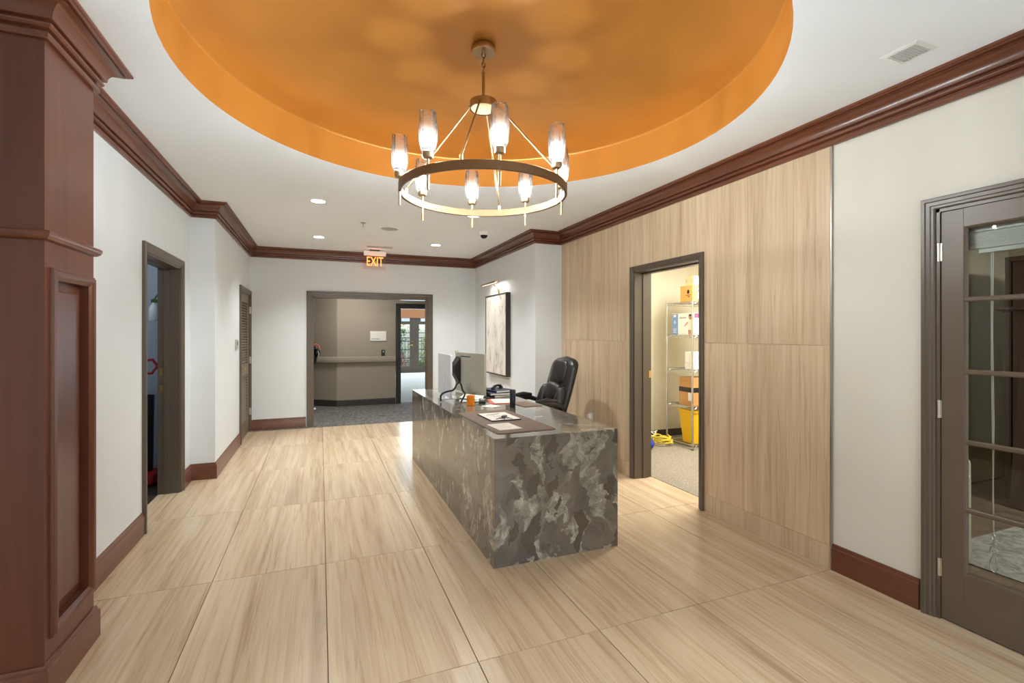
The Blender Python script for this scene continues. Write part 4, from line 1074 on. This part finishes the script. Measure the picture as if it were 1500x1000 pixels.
q = MB(); q.grid(lambda u, v: ((lambda a, b: (0.26 * (abs(cos(b)) ** 0.5) * (abs(cos(a)) ** 0.5) * (1 if cos(a) > 0 else -1), 0.02 + 0.25 * (abs(cos(b)) ** 0.5) * (abs(sin(a)) ** 0.5) * (1 if sin(a) > 0 else -1), 0.46 + 0.06 * sin(b)))(2 * PI * u, PI * (v - 0.5))), 32, 12, wrap=True)
q.build('seat', 'black_leather', chair, smooth=70)
for s in (-1, 1):
    arm = MB().tube([(0.27 * s, -0.24, 0.56), (0.30 * s, -0.20, 0.68), (0.305 * s, -0.10, 0.715), (0.305 * s, 0.04, 0.715), (0.30 * s, 0.13, 0.69), (0.295 * s, 0.16, 0.60), (0.27 * s, 0.10, 0.47)], [0.022, 0.026, 0.03, 0.032, 0.028, 0.022, 0.02], 10).build('armrest', 'black_plastic', chair, smooth=60)
    MB().tube([(0.305 * s, -0.13, 0.742), (0.305 * s, -0.03, 0.75), (0.305 * s, 0.10, 0.738)], [0.02, 0.03, 0.02], 10).build('arm_pad', 'black_leather', arm, smooth=60)
MB().tube([(0, 0, 0.10), (0, 0, 0.40)], 0.027, 14).build('gas_lift', 'black_plastic', chair, smooth=60)
B(-0.11, 0.11, -0.12, 0.14, 0.385, 0.415).build('tilt_plate', 'black_plastic', chair)
for k in range(5):
    a = 2 * PI * k / 5 + 0.3
    leg = MB().tube([(0.02 * cos(a), 0.02 * sin(a), 0.115), (0.18 * cos(a), 0.18 * sin(a), 0.10), (0.31 * cos(a), 0.31 * sin(a), 0.07)], [0.03, 0.024, 0.017], 10).build('leg', 'black_plastic', chair, smooth=60)
    MB().lathe([(0.027, -0.022), (0.027, 0.022)], seg=16, M=Matrix.Translation((0.31 * cos(a), 0.31 * sin(a), 0.0275)) @ Matrix.Rotation(a, 4, 'Z') @ Matrix.Rotation(rad(90), 4, 'X')).build('caster', 'black_plastic', leg, smooth=40)

# ================================================================== STOREROOM CONTENTS
SX0, SX1, SY0, SY1 = 4.255, 5.13, 4.705, 5.175
sh = thing('wire_shelving', 'chrome wire shelving rack with five shelves in the storeroom', 'shelving', ((SX0 + SX1) / 2, (SY0 + SY1) / 2, 0))
for x in (SX0, SX1):
    for y in (SY0, SY1):
        post = MB().tube([(x, y, 0.012), (x, y, 1.845)], 0.0125, 10).build('post', 'chrome', sh, smooth=60, world=True)
        MB().lathe([(0.018, 0.0), (0.018, 0.008), (0.008, 0.014)], (x, y, 0.003), 12).build('foot', 'black_plastic', post, world=False).location = -sh.location
for z in (0.055, 0.53, 0.985, 1.415, 1.832):
    q = MB()
    for dz in (0.0, -0.028):
        for a, b_ in (((SX0, SY0), (SX1, SY0)), ((SX0, SY1), (SX1, SY1)), ((SX0, SY0), (SX0, SY1)), ((SX1, SY0), (SX1, SY1))):
            q.tube([(a[0], a[1], z + dz), (b_[0], b_[1], z + dz)], 0.0035, 6)
    n = 24
    for (a, b_) in (((SX0, SY0), (SX1, SY0)), ((SX0, SY1), (SX1, SY1)), ((SX0, SY0), (SX0, SY1)), ((SX1, SY0), (SX1, SY1))):
        ln = math.hypot(b_[0] - a[0], b_[1] - a[1]); k = int(ln / 0.035)
        pts = [(a[0] + (b_[0] - a[0]) * i / k, a[1] + (b_[1] - a[1]) * i / k, z - (0.028 if i % 2 else 0.0)) for i in range(k + 1)]
        q.tube(pts, 0.0026, 5)
    for i in range(1, 18):
        y = SY0 + (SY1 - SY0) * i / 18; q.tube([(SX0, y, z + 0.003), (SX1, y, z + 0.003)], 0.0022, 4)
    for i in range(1, 4):
        x = SX0 + (SX1 - SX0) * i / 4; q.tube([(x, SY0, z - 0.003), (x, SY1, z - 0.003)], 0.003, 4)
    q.build('wire_shelf', 'chrome', sh, world=True)
def carton(name, label, x0, x1, y0, y1, z0, z1, m, cat='box', tape=None):
    t = thing(name, label, cat, ((x0 + x1) / 2, (y0 + y1) / 2, z0))
    B(x0, x1, y0, y1, z0, z1).build('carton', m, t, world=True, bevel=0.003)
    if tape: B(x0 - 0.0006, x1 + 0.0006, (y0 + y1) / 2 - 0.024, (y0 + y1) / 2 + 0.024, z1 - 0.04, z1 + 0.0006).build('tape', tape, t, world=True)
    return t
S = [0.0605, 0.5355, 0.9905, 1.4205, 1.8375]
t = carton('cardboard_box', 'tan cardboard box with a dark printed emblem on the top wire shelf', 4.275, 4.66, 4.722, 4.945, S[4], 2.040, 'cardboard_tan')
q = MB(); fe = lambda a, b, c: (4.2745 - c, a, b)
q.prism([(4.80 + 0.022 * sin(a) * (1.0 if cos(a) < 0.3 else 0.6), 1.962 + 0.028 * cos(a)) for a in [2 * PI * k / 14 for k in range(14)]], 0, 0.001, fe)
q.build('emblem', 'ink', t, world=True)
q = MB()
for k, (a, w) in enumerate(((4.832, 0.02), (4.808, 0.018), (4.784, 0.02), (4.762, 0.012))): q.prism([(a - w / 2, 1.915), (a + w / 2, 1.915), (a + w / 2, 1.923), (a - w / 2, 1.923)], 0, 0.001, fe)
q.prism([(4.775, 1.894), (4.808, 1.894), (4.808, 1.903), (4.775, 1.903)], 0, 0.001, fe)
q.build('print_line', 'ink', t, world=True)
q = MB().box(4.345, 4.47, 4.7206, 4.7216, 1.87, 1.995); q.build('shipping_label', 'box_white', t, world=True)
B(4.36, 4.41, 4.7200, 4.7206, 1.955, 1.985).build('label_mark', 'ink', t, world=True)
t = carton('cardboard_box', 'pale small cardboard box stacked on the tan box of the top shelf', 4.29, 4.60, 4.725, 4.872, 2.0405, 2.152, 'cardboard_pale')
q = MB(); fe2 = lambda a, b, c: (4.2895 - c, a, b)
q.prism([(4.835, 2.075), (4.852, 2.075), (4.852, 2.115), (4.835, 2.115)], 0, 0.001, fe2); q.prism([(4.745, 2.09), (4.785, 2.104), (4.785, 2.109), (4.745, 2.095)], 0, 0.001, fe2); q.prism([(4.75, 2.084), (4.79, 2.080), (4.79, 2.076), (4.75, 2.080)], 0, 0.001, fe2)
q.build('print_line', 'paper_print', t, world=True)
# diaper carton
t = carton('diaper_box', 'white and blue diaper carton printed with a small child on the second shelf', 4.275, 4.62, 4.722, 5.100, S[3], 1.695, 'box_white')
fd = lambda a, b, c: (4.2745 - c, a, b)
MB().prism([(4.985, 1.424), (5.098, 1.424), (5.098, 1.690), (4.985, 1.690)], 0, 0.0008, fd).build('blue_band', 'box_blue', t, world=True)
q = MB()
for k in range(3): q.prism([(5.015, 1.448 + 0.022 * k), (5.075, 1.448 + 0.022 * k), (5.075, 1.455 + 0.022 * k), (5.015, 1.455 + 0.022 * k)], 0.0008, 0.0014, fd)
q.prism([(5.02, 1.65), (5.07, 1.65), (5.07, 1.68), (5.02, 1.68)], 0.0008, 0.0014, fd)
q.build('band_print', 'box_white', t, world=True)
text_mesh('size_number', '6', 0.075, lambda x, y, z: (4.2732 - z - t.location.x, 5.043 - x - t.location.y, 1.585 + y - t.location.z), 'box_white', t, 0.0004)
q = MB()
for k, w in enumerate((0.022, 0.018, 0.02, 0.018, 0.02)): q.prism([(4.955 - k * 0.024 - w, 1.628), (4.955 - k * 0.024, 1.628), (4.955 - k * 0.024, 1.646), (4.955 - k * 0.024 - w, 1.646)], 0, 0.0008, fd)
q.build('print_line', 'paper_print', t, world=True)
def ell(cx, cz, a, b, n=16): return [(cx + a * cos(2 * PI * k / n), cz + b * sin(2 * PI * k / n)) for k in range(n)]
q = MB().prism([(4.728, 1.492), (4.800, 1.492), (4.808, 1.60), (4.79, 1.612), (4.745, 1.612), (4.715, 1.59)], 0.0004, 0.001, fd); q.prism(ell(4.745, 1.572, 0.016, 0.012), 0.001, 0.0012, fd); q.build('shirt_print', 'cream_print', t, world=True)
q = MB().prism(ell(4.762, 1.640, 0.027, 0.030), 0.001, 0.0015, fd); q.prism([(4.80, 1.572), (4.81, 1.59), (4.86, 1.545), (4.872, 1.528), (4.855, 1.530)], 0.001, 0.0015, fd)
q.prism([(4.742, 1.428), (4.758, 1.428), (4.762, 1.482), (4.740, 1.488)], 0.001, 0.0015, fd); q.prism([(4.772, 1.428), (4.795, 1.428), (4.802, 1.486), (4.768, 1.482)], 0.001, 0.0015, fd)
q.build('child_print', 'skin', t, world=True)
MB().prism([(4.79, 1.648), (4.789, 1.668), (4.772, 1.680), (4.750, 1.678), (4.736, 1.664), (4.736, 1.648), (4.748, 1.656), (4.775, 1.657)], 0.0016, 0.0020, fd).build('hair_print', 'hair_print', t, world=True)
B(4.40, 4.62, 4.7206, 4.7216, 1.60, 1.69).build('blue_band', 'box_blue', t, world=True); B(4.30, 4.38, 4.7206, 4.7216, 1.635, 1.692).build('pink_badge', 'box_pink', t, world=True)
t = carton('cardboard_box', 'small white box with a handwritten number on the middle wire shelf', 4.275, 4.60, 4.722, 4.858, S[2], 1.208, 'box_white')
text_mesh('handwriting', '50', 0.085, lambda x, y, z: (4.40 + x - t.location.x, 4.7210 - z - t.location.y, 1.155 + y - t.location.z), 'ink', t, 0.0004)
q = MB(); q.prism([(4.83, 1.015), (4.834, 1.012), (4.775, 1.085), (4.771, 1.088)], 0, 0.001, lambda a, b, c: (4.2745 - c, a, b)); q.prism([(4.85, 1.078), (4.80, 1.066), (4.80, 1.070), (4.85, 1.082)], 0, 0.001, lambda a, b, c: (4.2745 - c, a, b)); q.build('pen_mark', 'paper_print', t, world=True)
t = carton('cardboard_box', 'brown cardboard box wrapped with black tape on the fourth shelf', 4.275, 4.62, 4.722, 4.965, S[1], 0.885, 'cardboard')
B(4.2738, 4.6212, 4.7208, 4.9662, 0.705, 0.765).build('black_tape', 'black_plastic', t, world=True)
B(4.2732, 4.2742, 4.73, 4.80, 0.60, 0.70).build('shipping_label', 'box_white', t, world=True)
MB().tube([(4.40, 4.716, 0.735), (4.46, 4.712, 0.80), (4.50, 4.712, 0.84), (4.53, 4.714, 0.80)], 0.005, 6).build('strap_end', 'black_plastic', t, world=True, smooth=60)
q = MB(); x0b, x1b, y0b, y1b = 4.30, 4.86, 4.735, 5.0
t = thing('storage_bin', 'yellow plastic bin under the lowest gap of the wire rack', 'bin', (4.56, 4.85, S[0]))
z1b = 0.478
tp_ = [(x0b, y0b), (x1b, y0b), (x1b, y1b), (x0b, y1b)]; bt = [(x0b + 0.03, y0b + 0.025), (x1b - 0.03, y0b + 0.025), (x1b - 0.03, y1b - 0.045), (x0b + 0.03, y1b - 0.045)]
q._add([(x, y, S[0]) for x, y in bt] + [(x, y, z1b) for x, y in tp_] + [(x + (0.006 if x < 4.5 else -0.006), y + (0.006 if y < 4.85 else -0.006), z1b) for x, y in tp_] + [(x, y, S[0] + 0.006) for x, y in bt],
       [(0, 1, 2, 3), (0, 1, 5, 4), (1, 2, 6, 5), (2, 3, 7, 6), (3, 0, 4, 7), (4, 5, 9, 8), (5, 6, 10, 9), (6, 7, 11, 10), (7, 4, 8, 11), (8, 9, 13, 12), (9, 10, 14, 13), (10, 11, 15, 14), (11, 8, 12, 15), (12, 13, 14, 15)])
q.build('body', 'yellow_plastic', t, world=True)
MB().sweep([(x0b, y0b), (x1b, y0b), (x1b, y1b), (x0b, y1b)], [(0, z1b - 0.03), (-0.010, z1b - 0.03), (-0.012, z1b - 0.004), (-0.008, z1b), (0, z1b)], closed=True).build('rim', 'yellow_plastic', t, world=True, smooth=40)
def coil(cx, cy, seed, m, label, n=4, r0=0.12, zb=0.01):
    rnd = random.Random(seed); pts = []
    for k in range(n * 18):
        a = 2 * PI * k / 18; r = r0 + 0.03 * sin(k * 0.37 + seed) + 0.02 * rnd.random()
        pts.append((cx + r * cos(a), cy + r * 1.05 * sin(a), zb + 0.015 + 0.10 * (k / (n * 18.0)) + 0.015 * sin(k * 0.9 + seed)))
    pts[0] = (cx + r0, cy, zb)
    return tag(MB().tube(pts, 0.0075, 6).build('extension_cord', m, smooth=60), label, 'cord')
coil(4.09, 5.09, 2, 'yellow_cable', 'coiled yellow extension cord on the storeroom floor', 5, 0.095, 0.011)
coil(4.16, 5.33, 5, 'white_cable', 'tangled white cord lying beside the yellow cord', 3, 0.05, 0.011)
t = thing('duffel_bag', 'bright blue fabric bag on the storeroom floor beside the door frame', 'bag', (3.72, 5.03, 0.003))
blob((0, 0, 0.13), (0.14, 0.12, 0.13), 9, 20, 0.08).build('body', 'blue_fabric', t, smooth=70)
MB().tube([(-0.06, 0.0, 0.24), (-0.02, 0.02, 0.31), (0.05, 0.02, 0.30), (0.08, 0.0, 0.23)], 0.012, 6).build('strap', 'blue_fabric', t, smooth=60)
blob((0.08, -0.08, 0.06), (0.06, 0.06, 0.055), 12, 14, 0.12).build('side_pouch', 'blue_fabric', t, smooth=70)

# ================================================================== CLOSET CONTENTS
t = thing('upright_vacuum', 'red and black upright vacuum standing in the dark closet', 'vacuum', (-1.60, 5.60, -0.002))
MB().prism(rounded(0.28, 0.32, 0.05, 5), 0.02, 0.11).build('floor_head', 'red_plastic', t, bevel=0.012)
for s in (-1, 1): MB().lathe([(0.05, -0.012), (0.05, 0.012)], seg=16, M=Matrix.Translation((0.15 * s, 0.08, 0.05)) @ Matrix.Rotation(rad(90), 4, 'Y')).build('wheel', 'black_plastic', t, smooth=40)
MB().grid(lambda u, v: (0.085 * cos(2 * PI * u) * (1 - 0.2 * v), 0.06 + 0.10 * v + 0.075 * sin(2 * PI * u) * (1 - 0.2 * v), 0.11 + 0.72 * v), 16, 8, wrap=True).build('dust_bag', 'black_plastic', t, smooth=60)
MB().tube([(0, -0.02, 0.12), (0.03, 0.03, 0.5), (0, 0.10, 0.9)], 0.014, 8).build('pole', 'red_plastic', t, smooth=60)
MB().tube([(-0.16, 0.10, 0.98), (-0.05, 0.08, 1.05), (0.06, 0.12, 1.05), (0.10, 0.14, 1.12), (0.06, 0.14, 1.18), (-0.06, 0.12, 1.17), (-0.16, 0.10, 1.13)], 0.014, 8).build('handle', 'red_plastic', t, smooth=60)
t = thing('spray_bottle', 'white and green spray bottle hanging inside the dark closet', 'bottle', (-1.52, 5.70, 1.56))
MB().lathe([(0.035, 0), (0.04, 0.006), (0.04, 0.12), (0.03, 0.15), (0.014, 0.165), (0.014, 0.18)], seg=16).build('body', 'white_plastic', t, smooth=50)
q = B(-0.02, 0.06, -0.014, 0.014, 0.18, 0.215); q.tube([(0.03, 0, 0.18), (0.045, 0, 0.15), (0.03, 0, 0.135)], 0.006, 6); q.build('trigger_head', 'green_plastic', t)
MB().tube([(0.0, 0.0, 0.21), (0.03, 0.03, 0.27), (0.06, 0.02, 0.33), (0.05, 0.12, 0.34), (0.04, 0.25, 0.34)], 0.008, 6).build('hanger', 'green_plastic', t, smooth=60)

# ================================================================== OFFICE CONTENTS (behind the glazed door)
bl = thing('window_blind', 'raised white blind with hanging pull cord behind the glazed door', 'blind', (XR + 0.075, 1.0, 1.84))
B(LX1 + 0.003, LX1 + 0.035, 0.63, 1.385, 1.925, 1.965).build('head_rail', 'white_plastic', bl, world=True)
for k in range(9):
    z = 1.921 - k * 0.0085
    B(LX1 + 0.002, LX1 + 0.040, 0.63 + 0.004 * (k % 3), 1.385 - 0.005 * (k % 2), z - 0.0072, z).build('slat', 'white_plastic', bl, world=True)
B(LX1 + 0.004, LX1 + 0.036, 0.63, 1.335, 1.822, 1.840).build('bottom_rail', 'white_plastic', bl, world=True)
yc = 1.285; xc_ = LX1 + 0.014
MB().tube([(xc_, yc, 1.83), (xc_, yc + 0.003, 1.4), (xc_, yc - 0.002, 1.0), (xc_, yc + 0.002, 0.66), (xc_, yc, 0.52), (xc_, yc - 0.004, 0.44)], 0.0026, 6).build('pull_cord', 'white_plastic', bl, world=True, smooth=60)
MB().tube([(xc_ + 0.006, yc + 0.010, 1.83), (xc_ + 0.006, yc + 0.010, 1.3), (xc_ + 0.006, yc + 0.004, 0.8), (xc_ + 0.006, yc + 0.001, 0.52)], 0.0022, 6).build('pull_cord', 'white_plastic', bl, world=True, smooth=60)
q = MB()
for k in range(4): q.tube([(xc_ + 0.008 * cos(a), yc + 0.010 * cos(a + k), 0.47 - 0.022 * k + 0.014 * sin(a)) for a in [2 * PI * i / 10 for i in range(11)]], 0.0026, 5)
q.tube([(xc_, yc - 0.002, 0.40), (xc_, yc + 0.014, 0.345), (xc_, yc + 0.010, 0.315), (xc_, yc - 0.004, 0.305), (xc_, yc - 0.016, 0.325), (xc_, yc - 0.004, 0.40)], 0.0028, 6)
q.build('cord_knot', 'white_plastic', bl, world=True, smooth=60)
t = thing('armchair', 'olive upholstered armchair just behind the glazed door', 'armchair', (3.372, 2.10, 0))
MB().prism(rounded(0.56, 0.12, 0.05, 5), 0.06, 0.60, lambda a, b, c: (a, -0.37 + b, c)).build('arm', 'olive_fabric', t, bevel=0.03, seg=4)
MB().prism(rounded(0.56, 0.12, 0.05, 5), 0.06, 0.60, lambda a, b, c: (a, 0.37 + b, c)).build('arm', 'olive_fabric', t, bevel=0.03, seg=4)
MB().prism(rounded(0.14, 0.84, 0.05, 5), 0.06, 0.69, lambda a, b, c: (0.23 + a, b, c)).build('backrest', 'olive_fabric', t, bevel=0.04, seg=4)
MB().prism(rounded(0.40, 0.60, 0.05, 5), 0.12, 0.42, lambda a, b, c: (-0.05 + a, b, c)).build('seat', 'olive_fabric', t, bevel=0.03)
for x in (-0.22, 0.24):
    for y in (-0.36, 0.36): MB().tube([(x, y, 0), (x, y, 0.07)], 0.02, 8).build('leg', 'cabinet_wood', t)
t = thing('bookcase', 'very dark wooden cabinet against the office wall', 'cabinet', (5.8, 1.55, 0))
q = B(-0.25, 0.25, -0.78, -0.74, 0, 2.1); q.box(-0.25, 0.25, 0.74, 0.78, 0, 2.1); q.box(0.22, 0.25, -0.74, 0.74, 0, 2.1); q.box(-0.25, 0.22, -0.74, 0.74, 2.06, 2.1); q.box(-0.25, 0.22, -0.74, 0.74, 0, 0.08)
q.build('carcass', 'cabinet_wood', t)
for z in (0.5, 0.95, 1.4): B(-0.23, 0.22, -0.74, 0.74, z, z + 0.025).build('shelf', 'cabinet_wood', t)
MB().sweep([(0.25, 0.78), (-0.25, 0.78), (-0.25, -0.78), (0.25, -0.78)], [(0, 1.62), (-0.05, 1.64), (-0.05, 1.66), (0, 1.67)]).build('waist_moulding', 'cabinet_wood', t)
for y in (-0.38, 0.37): B(-0.262, -0.24, y - 0.355, y + 0.355, 0.09, 2.05).build('cabinet_door', 'cabinet_wood', t, bevel=0.004)
t = thing('leaning_carton', 'dark flat carton with red label leaning on the cabinet', 'carton', (5.30, 1.98, 0))
M = Matrix.Rotation(rad(-8), 4, 'Y') @ Matrix.Translation((0, 0, 0.62))
o = MB().obox(Matrix.Translation((0.0, 0, 0)), 0.05, 0.42, 1.22).build('panel', 'cabinet_wood', t); o.matrix_local = Matrix.Translation((0, 0, 0.0)) @ Matrix.Rotation(rad(8), 4, 'Y') @ Matrix.Translation((0, 0, 0.615))
for nm, mm, za, zb_ in (('red_label', 'red_plastic', 0.28, 0.36), ('white_label', 'grille', 0.44, 0.56)):
    o2 = B(-0.027, -0.0255, -0.18, 0.12, za, zb_).build(nm, mm, o)
tag(B(3.75, 5.2, -0.3, 1.95, 0.0, 0.008).build('rug', 'office_rug'), 'grey patterned rug on the dark office floor', 'rug')
t = thing('wall_outlet', 'white switch plate low on the olive office wall', 'switch', (5.75, 2.70, 0.60))
B(-0.04, 0.04, -0.008, 0, -0.06, 0.06).build('plate', 'white_plastic', t, bevel=0.002); B(-0.012, 0.012, -0.014, -0.008, -0.02, 0.02).build('rocker', 'white_plastic', t)

# ================================================================== GARDEN
tag(B(-3, 11, 18.25, 30, -0.2, -0.1).build('ground_garden', 'garden_ground'), 'garden ground outside the glazed doors', 'ground', kind='structure')
def shrub(label, x, y, h, r, m, seed, n=420):
    rnd = random.Random(seed)
    t = thing('garden_shrub', label, 'shrub', (x, y, -0.1), group='garden plants outside')
    q = MB()
    for k in range(n):
        a = rnd.uniform(0, 2 * PI); zz = rnd.uniform(0.05, 1); rr = r * math.sqrt(rnd.random()) * (1 - 0.5 * zz ** 2)
        M = Matrix.Translation((rr * cos(a), rr * sin(a), zz * h)) @ Matrix.Rotation(rnd.uniform(0, 6), 4, 'Z') @ Matrix.Rotation(rnd.uniform(-1, 1), 4, 'X')
        s = rnd.uniform(0.05, 0.10)
        q._add([M @ Vector(p) for p in ((-s / 3, 0, 0), (0, -s, 0.01), (s / 3, 0, 0), (0, s, 0.01))], [(0, 1, 2, 3)])
    o = q.build('foliage', m, t); o['kind'] = 'stuff'
    for k in range(3): MB().tube([(0.03 * k - 0.03, 0, 0), (rnd.uniform(-0.2, 0.2) * r, rnd.uniform(-0.2, 0.2) * r, h * 0.7)], 0.012, 5).build('stem', 'bark', t)
shrub('bright green bush seen through the garden door with the lever', 2.95, 20.2, 1.75, 0.6, 'leaf', 1, 700)
shrub('pink blossoming plant low behind the garden door glass', 2.9, 19.1, 0.8, 0.3, 'blossom', 2, 260)
shrub('pale yellow green bush behind the garden door beside the casing', 4.1, 19.7, 1.5, 0.45, 'leaf_pale', 3, 500)
shrub('tall leafy bush behind the garden door beside the casing', 4.75, 21.0, 2.3, 0.75, 'leaf', 4, 600)
shrub('low yellowish ground plant behind the garden door glass', 3.6, 18.75, 0.45, 0.3, 'leaf_pale', 5, 240)
t = thing('garden_tree', 'grey stemmed tree with high crown outside the garden doors', 'tree', (3.3, 23.6, -0.1))
MB().tube([(0, 0, 0), (0.03, 0, 1.2), (-0.03, 0, 3.2)], [0.14, 0.12, 0.08], 10).build('trunk', 'bark', t, smooth=60)
rnd = random.Random(5); q = MB()
for k in range(700):
    a = rnd.uniform(0, 2 * PI); zz = rnd.uniform(1.6, 3.6); rr = 1.2 * math.sqrt(rnd.random())
    M = Matrix.Translation((rr * cos(a), rr * sin(a), zz)) @ Matrix.Rotation(rnd.uniform(0, 6), 4, 'Z') @ Matrix.Rotation(rnd.uniform(-1, 1), 4, 'X'); s = rnd.uniform(0.06, 0.12)
    q._add([M @ Vector(p_) for p_ in ((-s / 3, 0, 0), (0, -s, 0.01), (s / 3, 0, 0), (0, s, 0.01))], [(0, 1, 2, 3)])
o = q.build('crown', 'leaf', t); o['kind'] = 'stuff'
t = thing('brick_house', 'red brick house wall beyond the garden', 'building', (6.9, 27, -0.1))
q = B(-1.2, 4, 0, 0.3, 0, 5); q.build('wall', 'brick', t)
for x in (-0.5, 1.4): 
    w_ = B(x, x + 0.9, -0.02, 0.0, 1.2, 2.7).build('window', 'white_plastic', t); B(x + 0.06, x + 0.84, -0.03, -0.02, 1.26, 2.64).build('pane', 'dark_glass', w_)
rl = thing('garden_railing', 'dark metal railing outside the garden doors', 'railing', (3.2, 22.9, -0.1))
for z in (0.2, 1.35): MB().tube([(-2, 0, z), (2.5, 0, z)], 0.02, 6).build('rail', 'black_trim', rl)
for k in range(30): MB().tube([(-2 + k * 0.155, 0, 0), (-2 + k * 0.155, 0, 1.4)], 0.012, 5).build('baluster', 'black_trim', rl)
